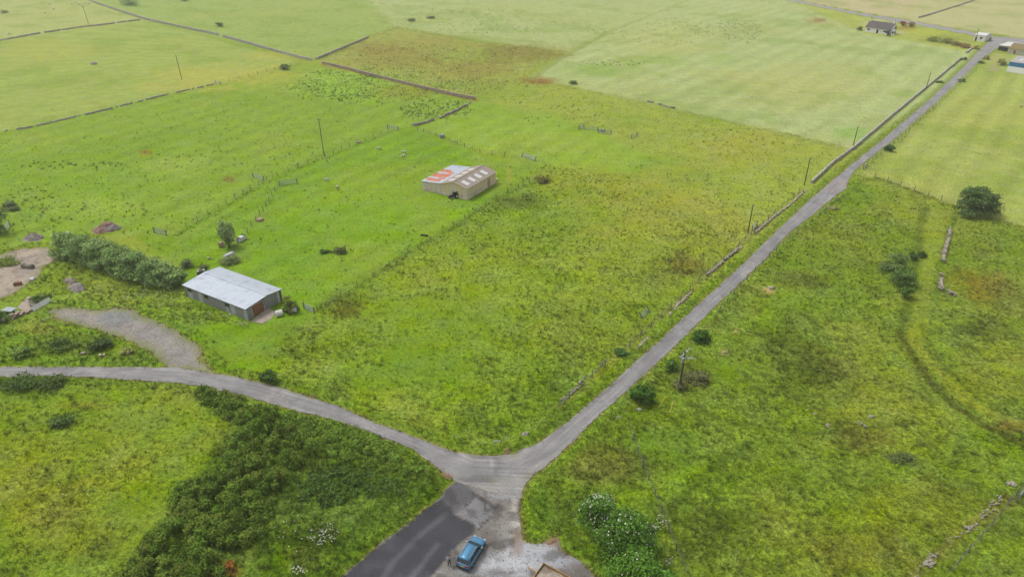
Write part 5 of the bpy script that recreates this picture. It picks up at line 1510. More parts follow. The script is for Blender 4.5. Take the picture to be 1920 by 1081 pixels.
def grow():
    # tall grass
    x, y, rng = scatter(210000, 300.0, 0.9, 91)
    col, rough, rush, b = flora(x, y)
    clump = fbm(x, y, 1.7, 95, 3)
    keep = (b < 0.05) & (rng.random(len(x)) < np.clip(0.02 + 0.82 * rough * sstep(0.28, 0.6, clump), 0, 1))
    verge = (b < 0.16) & (b > -2.4) & (rng.random(len(x)) < 0.75)
    keep |= verge
    x, y, col, rough, b = x[keep], y[keep], col[keep], rough[keep], b[keep]
    z = ground_z(x, y, b, rough)
    f = rng.uniform(0.8, 1.45, (len(x), 1))
    col = col * f
    pale = rng.random(len(x)) < 0.14
    col[pale] += (A3((190, 188, 118)) - col[pale]) * 0.32
    V, F, C = blades(x, y, z, col, rng, 9, 0.16, 0.50, 0.05, 0.12, 0.9, 0.24)
    # big tussocks with pale tops
    tx, ty, rng = scatter(21000, 190.0, 1.2, 291)
    tc, tr, tu, tb = flora(tx, ty)
    k = (tb < -1.0) & (rng.random(len(tx)) < tr * sstep(0.35, 0.6, fbm(tx, ty, 6.0, 297, 3)))
    tx, ty, tc, tr, tb = tx[k], ty[k], tc[k], tr[k], tb[k]
    tc = tc * rng.uniform(0.85, 1.5, (len(tx), 1))
    q = rng.random(len(tx)) < 0.3
    tc[q] += (A3((164, 172, 112)) - tc[q]) * 0.35
    V, F, C = join([(V, F, C), blades(tx, ty, ground_z(tx, ty, tb, tr), tc, rng, 22, 0.30, 0.75, 0.05, 0.11, 0.95, 0.34)])
    o = put(bpy.data.objects.new('tall_grass', np_mesh('tall_grass', V, F, C, True, 'blade')))
    tag(o, 'tall rough pasture grass in tufts', 'grass', None, 'stuff')
    # rushes
    x, y, rng = scatter(150000, 380.0, 1.1, 191)
    col, rough, rush, b = flora(x, y)
    cl = fbm(x, y, 5.0, 195, 4) * 0.6 + fbm(x, y, 1.4, 196, 3) * 0.4
    keep = (b < -0.9) & (rng.random(len(x)) < rush * 1.1 * sstep(0.46, 0.62, cl))
    x, y, col, rough, b = x[keep], y[keep], col[keep], rough[keep], b[keep]
    z = ground_z(x, y, b, rough)
    base = A3((88, 104, 52))[None, :] * rng.uniform(0.7, 1.35, (len(x), 1))
    col = col * 0.4 + base * 0.6
    br = rng.random(len(x)) < 0.16
    col[br] += (A3((134, 112, 66)) - col[br]) * 0.5
    V, F, C = blades(x, y, z, col, rng, 14, 0.35, 0.75, 0.03, 0.08, 0.6, 0.28)
    o = put(bpy.data.objects.new('rushes', np_mesh('rushes', V, F, C, True, 'blade')))
    tag(o, 'dark green rush tussocks in the wet rough ground', 'rushes', None, 'stuff')
    # white flowering weeds
    spots = [(596, 1012, 22, 14, 70), (560, 1074, 20, 6, 40), (620, 1005, 16, 18, 40), (250, 562, 26, 8, 60), (300, 556, 44, 10, 80), (430, 592, 44, 8, 70), (455, 612, 16, 5, 30), (330, 572, 40, 10, 40), (1240, 985, 14, 14, 40), (1250, 1058, 10, 8, 24),
             (40, 612, 40, 12, 26), (880, 820, 60, 20, 10), (700, 640, 160, 80, 30), (560, 1000, 60, 40, 30), (150, 900, 140, 70, 34), (420, 780, 30, 30, 20), (1230, 630, 20, 10, 6), (240, 665, 16, 10, 16), (90, 604, 16, 5, 12)]
    m = MB()
    rng = np.random.default_rng(77)
    for sx, sy, rx, ry, n in spots:
        for _ in range(n):
            a, r = rng.uniform(0, 6.283), math.sqrt(rng.random())
            g = G(sx + rx * r * math.cos(a), sy + ry * r * math.sin(a))
            h, s = rng.uniform(0.45, 1.0), rng.uniform(0.03, 0.09)
            m.tube((g.x, g.y, 0), (g.x + 0.1, g.y, h), 0.012, n=3, mi=1, cap=False)
            c = Vector((g.x + 0.1, g.y, h))
            rim = [c + Vector((math.cos(i * 1.0472) * s, math.sin(i * 1.0472) * s, rng.uniform(-0.03, 0.0))) for i in range(6)]
            m.add([c + Vector((0, 0, 0.04))] + rim, [(0, i + 1, (i + 1) % 6 + 1) for i in range(6)])
    mat_plain('stem', (110, 130, 60))
    o = m.build('cow_parsley', ['white_wool', 'stem'])
    tag(o, 'white flowering cow parsley scattered in the rough grass', 'wildflowers', None, 'stuff')
    # dark docks and thistles standing in the pastures
    spots = [(1250, 60, 90, 26, 110), (1390, 60, 40, 22, 90), (700, 158, 150, 34, 240), (860, 40, 120, 26, 150), (820, 205, 70, 18, 180), (100, 310, 60, 12, 26), (60, 375, 50, 20, 30), (200, 310, 30, 8, 16), (640, 160, 90, 30, 120), (1150, 118, 60, 6, 40),
             (900, 160, 90, 10, 40), (1360, 55, 70, 18, 120), (160, 400, 120, 24, 26), (560, 300, 60, 16, 14), (950, 58, 70, 8, 50), (760, 110, 120, 30, 120), (700, 45, 60, 14, 40), (520, 45, 90, 14, 40), (1130, 60, 30, 6, 20), (1400, 260, 120, 20, 40), (1060, 220, 80, 20, 30), (370, 300, 90, 20, 30)]
    parts = []
    for sx, sy, rx, ry, n in spots:
        a, r = rng.uniform(0, 6.283, n), np.sqrt(rng.random(n))
        pts = GP(list(zip(sx + rx * r * np.cos(a), sy + ry * r * np.sin(a))))
        base = A3((122, 150, 74))[None, :] * rng.uniform(0.75, 1.3, (n, 1))
        rd = rng.random(n) < 0.12
        base[rd] = A3((138, 96, 58))
        parts.append(blades(pts[:, 0], pts[:, 1], np.zeros(n), base, rng, 16, 0.25, 0.7, 0.06, 0.14, 0.9, 0.5))
    V, F, C = join(parts)
    o = put(bpy.data.objects.new('pasture_weeds', np_mesh('pasture_weeds', V, F, C, True, 'blade')))
    tag(o, 'dark docks and thistles dotted over the grazed fields', 'weeds', None, 'stuff')
grow()

# ------------------------------------------------------------------ loose gravel on the bare ground
def gravel():
    rng = np.random.default_rng(404)
    V, F, C = [], [], []
    tet = np.array([(1, 0, -0.3), (-0.5, 0.87, -0.3), (-0.5, -0.87, -0.3), (0.1, 0.1, 0.9)])
    fs = np.array([(0, 2, 1), (0, 1, 3), (1, 2, 3), (2, 0, 3)])
    tot = 0
    for P, n, inner, c0, c1 in ((P_PARK, 2600, True, (170, 166, 160), (120, 112, 106)), (P_TRACK, 2200, False, (186, 178, 168), (136, 126, 116)), (P_YARD, 2600, False, (206, 194, 178), (140, 124, 108)), (P_ROAD, 900, False, (176, 172, 166), (130, 126, 122))):
        lo, hi = P.min(0), P.max(0)
        k = 0
        while k < n:
            q = lo + (hi - lo) * rng.random((4000, 2))
            s = sdist(q[:, 0], q[:, 1], P)
            ok = s > -0.3
            if inner:
                ok &= sdist(q[:, 0], q[:, 1], PK_NEW) < 0.1
            if P is P_ROAD:
                ok &= s < 0.35
            q = q[ok][: n - k]
            for x, y in q:
                r = rng.uniform(0.03, 0.10)
                a = rng.uniform(0, 6.283)
                ca, sa = math.cos(a), math.sin(a)
                t = tet * r * rng.uniform(0.6, 1.3, (4, 3))
                V.append(np.stack([x + t[:, 0] * ca - t[:, 1] * sa, y + t[:, 0] * sa + t[:, 1] * ca, 0.04 + t[:, 2]], 1))
                F.append(fs + tot)
                tot += 4
                f = rng.random()
                C.append(np.tile(A3(c0) * f + A3(c1) * (1 - f), (4, 1)))
            k += len(q)
    o = put(bpy.data.objects.new('loose_gravel', np_mesh('loose_gravel', np.vstack(V), np.vstack(F), np.vstack(C), True, 'tarmac')))
    tag(o, 'loose gravel strewn over the bare ground and road edges', 'gravel', None, 'stuff')
gravel()

# ------------------------------------------------------------------ the blue car
mat_plain('car_blue', (92, 156, 198), 0.36, metal=0.35, var=0.03, scale=1.0, spec=0.5)
mat_plain('car_trim', (54, 58, 64), 0.6, var=0.1)
mat_plain('car_silver', (200, 206, 212), 0.3, metal=0.5, var=0.03)
mat_plain('lamp_red', (176, 24, 44), 0.3, var=0.05)
mat_plain('lamp_clear', (214, 220, 226), 0.2, var=0.05)
def loft(sections, close=True):
    """sections: list of (x, [(y, z) ...]) with equal counts, right side mirrored already"""
    m = MB()
    n = len(sections[0][1])
    vs = [(x, y, z) for x, pr in sections for y, z in pr]
    fs = []
    for s in range(len(sections) - 1):
        for k in range(n):
            a, b = s * n + k, s * n + (k + 1) % n
            fs.append((a, a + n, b + n, b))
    fs += [tuple(range(n)), tuple(range((len(sections) - 1) * n, len(sections) * n))[::-1]]
    m.add(vs, fs)
    return m
def car():
    a, b = G(868.5, 1067), G(899, 1016)
    c = (a + b) / 2
    ang = math.atan2(b.y - a.y, b.x - a.x) - 0.02
    t = thing('parked_car', 'light blue estate car parked on the tarmac with silver roof rails', 'car', (c.x, c.y, 0.03), ang)
    def ring(w, z0, z1, k=0.12):
        h = w / 2
        pr = [(-h * 0.92, z0), (-h, z0 + 0.12), (-h, (z0 + z1) / 2), (-h * 0.985, z1 - k), (-h * 0.90, z1 - 0.02), (-h * 0.5, z1 + 0.02), (0, z1 + 0.03)]
        return pr + [(-y, z) for y, z in pr[-2::-1]]
    body = loft([(-2.24, ring(1.50, 0.42, 0.80)), (-2.18, ring(1.70, 0.30, 0.98)), (-1.9, ring(1.80, 0.24, 1.02)), (-1.0, ring(1.83, 0.22, 1.02)), (0.3, ring(1.83, 0.22, 1.00)), (1.0, ring(1.82, 0.22, 0.98)), (1.5, ring(1.80, 0.24, 0.93)),
                 (1.95, ring(1.70, 0.28, 0.84)), (2.18, ring(1.48, 0.34, 0.70)), (2.26, ring(1.20, 0.40, 0.60))]).build('body', 'car_blue', t, True)
    def cab(w0, w1, z0, z1):
        return [(-w0 / 2, z0), (-w1 / 2 - 0.02, z1 - 0.07), (-w1 / 2 + 0.08, z1), (0, z1 + 0.03), (w1 / 2 - 0.08, z1), (w1 / 2 + 0.02, z1 - 0.07), (w0 / 2, z0)]
    loft([(-2.08, cab(1.60, 1.50, 0.96, 1.00)), (-1.72, cab(1.68, 1.34, 0.98, 1.46)), (-1.4, cab(1.70, 1.36, 0.98, 1.50)), (0.0, cab(1.72, 1.38, 0.97, 1.53)), (0.35, cab(1.72, 1.36, 0.96, 1.50)), (1.15, cab(1.62, 1.46, 0.93, 0.97))]).build('glasshouse', 'glass_dark', t, True)
    r = loft([(-1.86, [(-0.62, 1.42), (-0.6, 1.50), (0, 1.53), (0.6, 1.50), (0.62, 1.42)]), (-1.5, [(-0.70, 1.46), (-0.66, 1.545), (0, 1.575), (0.66, 1.545), (0.70, 1.46)]), (-0.1, [(-0.71, 1.48), (-0.67, 1.565), (0, 1.595), (0.67, 1.565), (0.71, 1.48)]),
              (0.36, [(-0.69, 1.45), (-0.64, 1.53), (0, 1.56), (0.64, 1.53), (0.69, 1.45)])]).build('roof', 'car_blue', t, True)
    for s in (-1, 1):
        MB().tube((-1.6, s * 0.62, 1.60), (0.2, s * 0.62, 1.62), 0.03, n=6).build('roof_rail', 'car_silver', r)
        m = MB()
        for p, q in (((-1.80, s * 0.72, 1.46), (-2.10, s * 0.80, 1.00)), ((0.34, s * 0.70, 1.50), (1.14, s * 0.78, 0.98)), ((-0.78, s * 0.71, 1.50), (-0.85, s * 0.86, 0.98)), ((-1.5, s * 0.70, 1.5), (-1.75, s * 0.84, 1.0))):
            m.tube(p, q, 0.045, n=6)
        m.build('pillar', 'car_blue', t)
        MB().box((0.72, s * 1.0, 1.04), (0.16, 0.22, 0.14), 0, 0, 0, 0.8).build('mirror', 'car_silver', t)
        MB().box((-0.3, s * 0.905, 1.0), (2.9, 0.03, 0.03)).build('window_trim', 'car_silver', t)
        for x in (-1.32, 1.38):
            w = MB().tube((x, s * 0.70, 0.31), (x, s * 0.93, 0.31), 0.325, n=20).build('wheel', 'rubber', t)
            MB().tube((x, s * 0.92, 0.31), (x, s * 0.945, 0.31), 0.21, n=16).build('rim', 'car_silver', w)
        MB().box((-2.19, s * 0.62, 0.90), (0.10, 0.42, 0.14), -s * 0.12).build('tail_light', 'lamp_red', t)
        MB().box((2.05, s * 0.60, 0.70), (0.26, 0.34, 0.12), -s * 0.45).build('headlight', 'lamp_clear', t)
        MB().box((-0.35 + 0.35, s * 0.925, 0.74), (0.16, 0.03, 0.03)).build('door_handle', 'car_blue', t)
        MB().box((-0.3, s * 0.90, 0.26), (2.3, 0.06, 0.14)).build('sill', 'car_trim', t)
    MB().box((-2.24, 0, 0.42), (0.10, 1.55, 0.24)).build('rear_bumper', 'car_trim', t)
    MB().box((2.24, 0, 0.42), (0.10, 1.10, 0.22)).build('front_bumper', 'car_trim', t)
    MB().box((-2.27, 0, 0.72), (0.03, 0.52, 0.12)).build('number_plate', 'yellow_plastic', t)
    MB().box((2.29, 0, 0.55), (0.03, 0.52, 0.11)).build('number_plate', 'white_paint', t)
    MB().slab([(-2.11, -0.66, 1.03), (-2.11, 0.66, 1.03), (-1.84, 0.58, 1.43), (-1.84, -0.58, 1.43)], 0.012).build('rear_window', 'glass_dark', t)
    MB().slab([(1.12, -0.68, 1.005), (1.12, 0.68, 1.005), (0.42, 0.58, 1.50), (0.42, -0.58, 1.50)], -0.012).build('windscreen', 'glass_dark', t)
car()

# ------------------------------------------------------------------ the person by the car: one grown body, clothes by height
mat_plain('skin', (196, 150, 124), 0.7, var=0.05)
mat_plain('cloth_dark', (34, 34, 40), 0.9, var=0.15, scale=10)
mat_plain('cloth_pale', (206, 208, 214), 0.9, var=0.1, scale=10)
mat_plain('hair', (70, 58, 48), 0.8, var=0.2, scale=12)
def person():
    g = G(842, 1058)
    t = thing('person', 'person in pale top and dark trousers standing behind the blue car', 'person', (g.x, g.y, 0.03), math.radians(-35))
    J = {'pel': (0, 0, 0.95), 'sp': (0.02, 0, 1.15), 'ch': (0.06, 0, 1.36), 'nk': (0.09, 0, 1.50), 'hd': (0.12, 0, 1.60), 'ht': (0.12, 0, 1.72)}
    R = {'pel': .15, 'sp': .13, 'ch': .15, 'nk': .06, 'hd': .095, 'ht': .08}
    E = [('pel', 'sp'), ('sp', 'ch'), ('ch', 'nk'), ('nk', 'hd'), ('hd', 'ht')]
    for s, nm in ((-1, 'r'), (1, 'l')):
        for q, p, r in (('hip', (0, s * .10, .88), .11), ('kn', (.05 + .03 * s, s * .12, .48), .075), ('an', (.0 + .06 * s, s * .12, .08), .05), ('to', (.17 + .06 * s, s * .14, .04), .04),
                        ('sh', (.05, s * .20, 1.40), .075), ('el', (.02 + .06 * (s > 0), s * .27, 1.12), .05), ('wr', (.16 + .05 * (s > 0), s * .24, .92), .036), ('pa', (.20 + .05 * (s > 0), s * .23, .85), .034)):
            J[q + nm], R[q + nm] = p, r
        E += [('pel', 'hip' + nm), ('hip' + nm, 'kn' + nm), ('kn' + nm, 'an' + nm), ('an' + nm, 'to' + nm), ('ch', 'sh' + nm), ('sh' + nm, 'el' + nm), ('el' + nm, 'wr' + nm), ('wr' + nm, 'pa' + nm)]
        for k in range(5):
            f = 'f%d%s' % (k, nm)
            bx, by, bz = J['pa' + nm]
            J[f] = (bx + (.05 if k < 4 else -.01), by + (k - 1.5) * .018 if k < 4 else by - s * .05, bz - (.06 if k < 4 else .03))
            R[f] = .009
            E.append(('pa' + nm, f))
    keys = list(J)
    me = bpy.data.meshes.new('body')
    me.from_pydata([J[k] for k in keys], [(keys.index(a), keys.index(b)) for a, b in E], [])
    o = bpy.data.objects.new('body_cage', me)
    COL.objects.link(o)
    sk = o.modifiers.new('skin', 'SKIN')
    for i, k in enumerate(keys):
        me.skin_vertices[0].data[i].radius = (R[k], R[k])
        me.skin_vertices[0].data[i].use_root = k == 'pel'
    sb = o.modifiers.new('sub', 'SUBSURF')
    sb.levels = sb.render_levels = 2
    dg = bpy.context.evaluated_depsgraph_get()
    m2 = bpy.data.meshes.new_from_object(o.evaluated_get(dg))
    bpy.data.objects.remove(o)
    m2.name = 'body'
    m2.materials.clear()
    for m in ('skin', 'cloth_pale', 'cloth_dark', 'rubber'):
        m2.materials.append(MATS[m])
    for p in m2.polygons:
        z, y = p.center.z, abs(p.center.y)
        p.use_smooth = True
        p.material_index = 3 if z < 0.10 else (2 if z < 0.98 and y < 0.2 else (1 if z < 1.49 and not (y > 0.2 and z < 0.95) else 0))
    put(bpy.data.objects.new('body', m2), t)
    MB().ball((0.10, 0, 1.68), (0.11, 0.105, 0.10), 12, 8, 0, 0.03, -0.2).build('hair', 'hair', t, True)
    f = MB()
    f.ball((0.225, 0, 1.61), (0.022, 0.018, 0.028), 8, 6)
    for s in (-1, 1):
        f.ball((0.205, s * 0.038, 1.645), (0.012, 0.016, 0.011), 8, 6, 1)
        f.ball((0.11, s * 0.105, 1.62), (0.025, 0.014, 0.035), 8, 6)
    f.ball((0.21, 0, 1.565), (0.014, 0.03, 0.009), 8, 6, 2)
    f.build('face', ['skin', 'dark_skin', 'lamp_red'], t, True)
person()

# ------------------------------------------------------------------ timber trailer at the bottom edge
def timber_trailer():
    a = G(1000, 1092)
    t = thing('timber_trailer', 'open box of new timber boards holding brown spoil at the bottom edge', 'trailer', (a.x, a.y, 0.03), math.radians(-33))
    W, L, H = 3.4, 2.2, 0.75
    for k in range(5):
        MB().box((W / 2, 0.22 + k * 0.44, 0.35), (W, 0.42, 0.05)).build('floor_board', 'timber_new', t)
    for y in (0.0, L):
        for k in range(3):
            MB().box((W / 2, y, 0.50 + k * 0.22), (W + 0.1, 0.05, 0.20)).build('side_board', 'timber_new', t)
    for x in (0.0, W):
        for k in range(3):
            MB().box((x, L / 2, 0.50 + k * 0.22), (0.05, L - 0.06, 0.20)).build('side_board', 'timber_new', t)
    for x in (0.06, W - 0.06):
        for y in (0.06, L - 0.06):
            MB().box((x, y, 0.62), (0.1, 0.1, 1.0)).build('corner_post', 'timber_new', t)
    for x in (0.9, 2.5):
        for y in (0.1, L - 0.1):
            MB().tube((x, y - 0.12, 0.26), (x, y + 0.12, 0.26), 0.27, n=16).build('wheel', 'rubber', t)
    s = MB()
    n = 10
    vs, fs = [], []
    for i in range(n + 1):
        for j in range(n + 1):
            e = min(i, n - i, j, n - j) / n
            vs.append((0.08 + (W - 0.16) * i / n, 0.08 + (L - 0.16) * j / n, 0.72 + 0.5 * e + random.uniform(-0.06, 0.06)))
    fs = [(i * (n + 1) + j, (i + 1) * (n + 1) + j, (i + 1) * (n + 1) + j + 1, i * (n + 1) + j + 1) for i in range(n) for j in range(n)]
    s.add(vs, fs).build('spoil', 'concrete', t)
    MB().box((-0.7, L / 2, 0.45), (1.4, 0.12, 0.1)).build('drawbar', 'timber_new', t)
timber_trailer()

# ------------------------------------------------------------------ tractor at the tan barn
def tractor():
    g = G(851, 371)
    t = thing('tractor', 'compact dark tractor with pale cab roof parked at the tan barn front', 'tractor', g, math.radians(215))
    MB().box((0.9, 0, 1.0), (1.7, 0.7, 0.75), 0, 0, 0, 0.92).build('bonnet', 'car_trim', t)
    MB().box((-0.1, 0, 0.75), (2.6, 0.6, 0.5)).build('chassis', 'black_plastic', t)
    c = MB().box((-0.55, 0, 1.75), (1.3, 1.35, 1.3), 0, 0, 0, 0.86).build('cab', 'glass_dark', t)
    MB().box((-0.55, 0, 2.46), (1.35, 1.35, 0.14)).build('cab_roof', 'car_silver', c)
    for x in (0.05, -1.15):
        for y in (-0.62, 0.62):
            MB().tube((x, y * 1.05, 1.1), (x * 0.95, y * 0.95, 2.4), 0.05, n=6).build('cab_pillar', 'black_plastic', c)
    for s in (-1, 1):
        w = MB().tube((-0.75, s * 0.6, 0.8), (-0.75, s * 1.0, 0.8), 0.8, n=20).build('rear_wheel', 'rubber', t)
        MB().tube((-0.75, s * 0.99, 0.8), (-0.75, s * 1.02, 0.8), 0.42, n=16).build('rim', 'white_paint', w)
        w = MB().tube((1.35, s * 0.55, 0.48), (1.35, s * 0.85, 0.48), 0.48, n=16).build('front_wheel', 'rubber', t)
        MB().tube((1.35, s * 0.84, 0.48), (1.35, s * 0.87, 0.48), 0.26, n=14).build('rim', 'white_paint', w)
        MB().box((-0.75, s * 0.8, 1.66), (1.3, 0.5, 0.06)).build('mudguard', 'car_trim', t)
    MB().tube((0.8, 0.2, 1.3), (0.8, 0.2, 2.2), 0.05, n=8).build('exhaust', 'black_plastic', t)
    t.scale = (0.72, 0.72, 0.72)
tractor()

# ------------------------------------------------------------------ sheep
def sheep_mesh():
    m = MB()
    m.ball((0, 0, 0.66), (0.55, 0.30, 0.32), 12, 8, 0, 0.05)
    m.ball((-0.42, 0, 0.70), (0.24, 0.26, 0.27), 10, 7, 0, 0.05)
    return m.mesh('fleece', True, 'white_wool')
SHEEP_F = sheep_mesh()
sh = MB()
sh.tube((0.45, 0, 0.78), (0.62, 0, 0.86), 0.15, 0.11, 8)
sh.tube((0.60, 0, 0.90), (0.86, 0, 0.74), 0.11, 0.065, 8)
for s in (-1, 1):
    sh.tube((0.62, s * 0.08, 0.92), (0.60, s * 0.22, 0.93), 0.045, 0.02, 6)
SHEEP_H = sh.mesh('head', True, 'white_wool')
sl = MB().tube((0, 0, 0.45), (0.02, 0, 0.22), 0.065, 0.04, 7).tube((0.02, 0, 0.22), (0, 0, 0.0), 0.04, 0.035, 7)
SHEEP_L = sl.mesh('leg', True, 'dark_skin')
SHEEP = [((613, 340), 0.2, 'white sheep grazing below the gates, left of the pair near the tan barn field centre'), ((633, 354), 1.3, 'white sheep grazing below the gates, lower right of the pair'), ((711, 281), 0.1, 'lone white sheep between the boulder and the tan barn'),
         ((758, 288), 0.4, 'upper of two sheep standing together above the tan barn'), ((757, 295), 3.4, 'lower of two sheep standing together above the tan barn'), ((18, 65), 0.5, 'sheep by the low tumbled wall at the left edge'),
         ((84, 25), 0.3, 'sheep in the top left field, left and lower of the middle pair'), ((101, 18), 0.0, 'sheep in the top left field, upper right of the middle pair'), ((93, 9), 2.8, 'sheep on the grassy line above the middle pair at the top left'),
         ((142, 5), 0.2, 'leftmost sheep of the flock by the tall wall top'), ((148, 9), 1.0, 'sheep just right of the leftmost one in the flock by the tall wall top'), ((155, 13), 0.6, 'lowest sheep of the flock by the tall wall top'), ((161, 7), 2.4, 'second sheep from the right in the flock by the tall wall top'),
         ((167, 8), 0.2, 'rightmost sheep of the flock by the tall wall top'), ((135, 9), 3.0, 'sheep a little apart, left of the flock by the tall wall top')]
for p, a, lb in SHEEP:
    t = thing('sheep', lb, 'sheep', G(*p), a, 'sheep in the fields')
    child('fleece', SHEEP_F, t)
    child('head', SHEEP_H, t, (0, 0, -0.2), (0, 0.15, 0))
    for x in (-0.34, 0.34):
        for y in (-0.15, 0.15):
            child('leg', SHEEP_L, t, (x, y, 0))

# ------------------------------------------------------------------ heaps, junk and small things round the farmyard
def heap(name, label, px, w, d, h, mat, cat='heap', rz=0.0, n=20):
    g = G(*px)
    t = MB()
    vs, fs = [], []
    for i in range(n + 1):
        for j in range(n + 1):
            u, v = i / n * 2 - 1, j / n * 2 - 1
            r = math.hypot(u, v) + 0.7 * (float(fbm(np.array([u * 2 + px[0]]), np.array([v * 2 + px[1]]), 0.9, 8, 3)[0]) - 0.4)
            z = h * max(0, 1 - max(r, 0) ** 1.6) * (0.8 + 0.4 * float(fbm(np.array([u * 3 + px[0]]), np.array([v * 3]), 1.0, 3, 3)[0]) * 1.2) + random.uniform(-0.09, 0.09) * (r < 0.95) * min(1.0, h * 1.5) - 0.25 * max(0, r - 0.9)
            vs.append((u * w / 2, v * d / 2, z - 0.03))
    fs = [(i * (n + 1) + j, (i + 1) * (n + 1) + j, (i + 1) * (n + 1) + j + 1, i * (n + 1) + j + 1) for i in range(n) for j in range(n)]
    o = t.add(vs, fs).build(name, mat)
    o.location = g
    o.rotation_euler = (0, 0, rz)
    return tag(o, label, cat)
heap('rubble_heap', 'reddish grey rubble heap behind the tree belt', (199, 430), 6.6, 5.0, 1.7, 'rubble_red', rz=0.3)
heap('rubble_heap', 'smaller grey rubble heap above the stony yard', (63, 446), 4.2, 3.0, 1.1, 'rubble')
heap('gravel_heap', 'long pale gravel heap in the rough grass by the yard', (146, 540), 5.0, 2.6, 1.1, 'rubble', rz=-0.75)
heap('gravel_heap', 'low brown end of the long gravel heap', (132, 526), 2.6, 2.2, 0.7, 'concrete', rz=-0.4)
heap('spoil_bank', 'red brown soil bank where the left road meets the car park', (838, 892), 2.0, 1.0, 0.35, 'soil_red', 'soil', -0.7)
heap('soil_patch', 'little red soil heap at the inside of the sharp bend', (951, 845), 1.2, 1.0, 0.4, 'soil_red', 'soil')
heap('soil_patch', 'small red soil heap on the verge of the left road', (586, 743), 1.0, 0.8, 0.35, 'soil_red', 'soil')
heap('soil_patch', 'brown bare spoil at the grass tip beside the parking area', (1036, 1014), 2.0, 1.0, 0.25, 'soil_red', 'soil', 0.4)
def flat(name, label, px_pts, z, mat, cat):
    P = GP(px_pts)
    m = MB()
    m.prism(list(P - P[0]), -0.05, z)
    o = m.build(name, mat)
    o.location = (P[0][0], P[0][1], 0)
    return tag(o, label, cat)
flat('concrete_apron', 'brown concrete apron in front of the grey barn door', [(470, 603), (493, 607), (510, 597), (517, 586), (505, 577), (488, 588)], 0.10, 'concrete', 'paving')
flat('concrete_pad', 'pale concrete pad beside the white sheeting wall', [(32, 577), (52, 556), (80, 563), (66, 582), (52, 586)], 0.08, 'concrete', 'paving')
def bale(px, label, dark=0.0):
    g = G(*px)
    t = thing('wrapped_bale', label, 'bale', g, 0.5, 'wrapped bales at the grey barn')
    MB().tube((-0.6, 0, 0.58), (0.6, 0, 0.58), 0.6, n=20).build('wrap', 'white_paint', t, False)
    for x in (-0.615, 0.615):
        MB().tube((x - 0.01, 0, 0.58), (x + 0.01, 0, 0.58), 0.2 + dark, n=14).build('wrap_end', 'galvanised' if not dark else 'black_plastic', t)
bale((524, 592), 'white wrapped bale by the barn apron')
bale((550, 585), 'white wrapped bale with dark end under the olive bush', 0.1)
def junk_box(name, label, px, dims, mat, rz=0.0, cat='junk', lid=None, z=0.0):
    g = G(*px)
    t = thing(name, label, cat, (g.x, g.y, z), rz)
    MB().box((0, 0, dims[2] / 2), dims, 0, 0, 0.02, 0.96).build('body', mat, t)
    for s in (-1, 1):
        MB().box((s * dims[0] * 0.36, 0, dims[2] + 0.025), (dims[0] * 0.2, dims[1] * 0.95, 0.05)).build('slat', lid or mat, t)
    return t
mat_plain('pink_fabric', (206, 176, 150), 0.9, var=0.12, scale=3)
junk_box('feed_box', 'pinkish flat feed box on the fence line above the lone pointed tree', (488, 413), (1.5, 0.9, 0.5), 'pink_fabric', 0.9, 'box')
junk_box('pallet_stack', 'dull pinkish pallet at the left foot of the pointed tree', (415, 461), (1.0, 0.9, 0.9), 'pink_fabric', 0.2, 'pallet', 'grey_timber')
junk_box('white_tank', 'white tank with dark ends right of the pointed tree', (453, 450), (2.4, 1.0, 0.9), 'white_paint', 1.2, 'tank', 'black_plastic')
junk_box('white_boat', 'long white hull lying in weeds behind the grey barn', (430, 480), (2.6, 0.8, 0.6), 'white_paint', 1.1, 'hull', 'galvanised')
junk_box('blue_tank', 'blue grey water tank in the field above the tan barn', (829, 258), (1.6, 1.2, 1.0), 'galvanised', 0.2, 'tank', 'blue_clad')
junk_box('white_sack', 'small white sack at the far corner of the tan barn', (930, 339), (0.9, 0.7, 0.6), 'white_paint', 0.2, 'sack')
junk_box('grey_skip', 'brown grey trough standing on the stony yard', (53, 502), (2.6, 0.9, 0.7), 'grey_timber', -0.2, 'trough', 'board_shade')
junk_box('yard_drum', 'dark red drum lying at the edge of the stony yard', (34, 534), (1.4, 0.7, 0.7), 'timber_door', 0.4, 'drum', 'concrete')
junk_box('scrap_pile', 'dark scrap by the far corner of the grey barn roof', (378, 514), (1.6, 1.0, 0.9), 'board_shade', 0.5, 'scrap', 'galvanised')
junk_box('scrap_pile', 'grey scrap lump left of the grey barn, near the tree belt', (352, 499), (0.9, 0.6, 0.6), 'galvanised', 0.5, 'scrap', 'white_paint')
junk_box('dark_feeder', 'small dark feeder on the grass below the tan barn', (796, 443), (1.8, 0.4, 0.4), 'dark_skin', -0.3, 'feeder')
junk_box('pen_trough', 'grey trough inside the right hurdle of the sheep pen', (1130, 247), (1.6, 0.8, 0.8), 'galvanised', 0.1, 'trough', 'dark_skin')
junk_box('red_crate', 'red scrap lying in the left roadside rough', (192, 667), (0.9, 0.5, 0.3), 'soil_red', 0.2, 'scrap', 'white_paint')
junk_box('pale_crate', 'pale brown scrap left of the red scrap in the roadside rough', (157, 664), (0.7, 0.5, 0.4), 'concrete', 0.5, 'scrap')
junk_box('white_trough', 'white round trough at the yard edge below the tree belt', (61, 525), (1.0, 0.9, 0.45), 'white_paint', 0.4, 'trough', 'galvanised')
junk_box('white_block', 'white block behind the small rubble heap', (127, 438), (0.7, 0.5, 0.4), 'white_paint', 0.2, 'block')
junk_box('white_block', 'little white block on the grass behind the grey barn', (391, 485), (0.45, 0.3, 0.3), 'white_paint', 0.2, 'block')
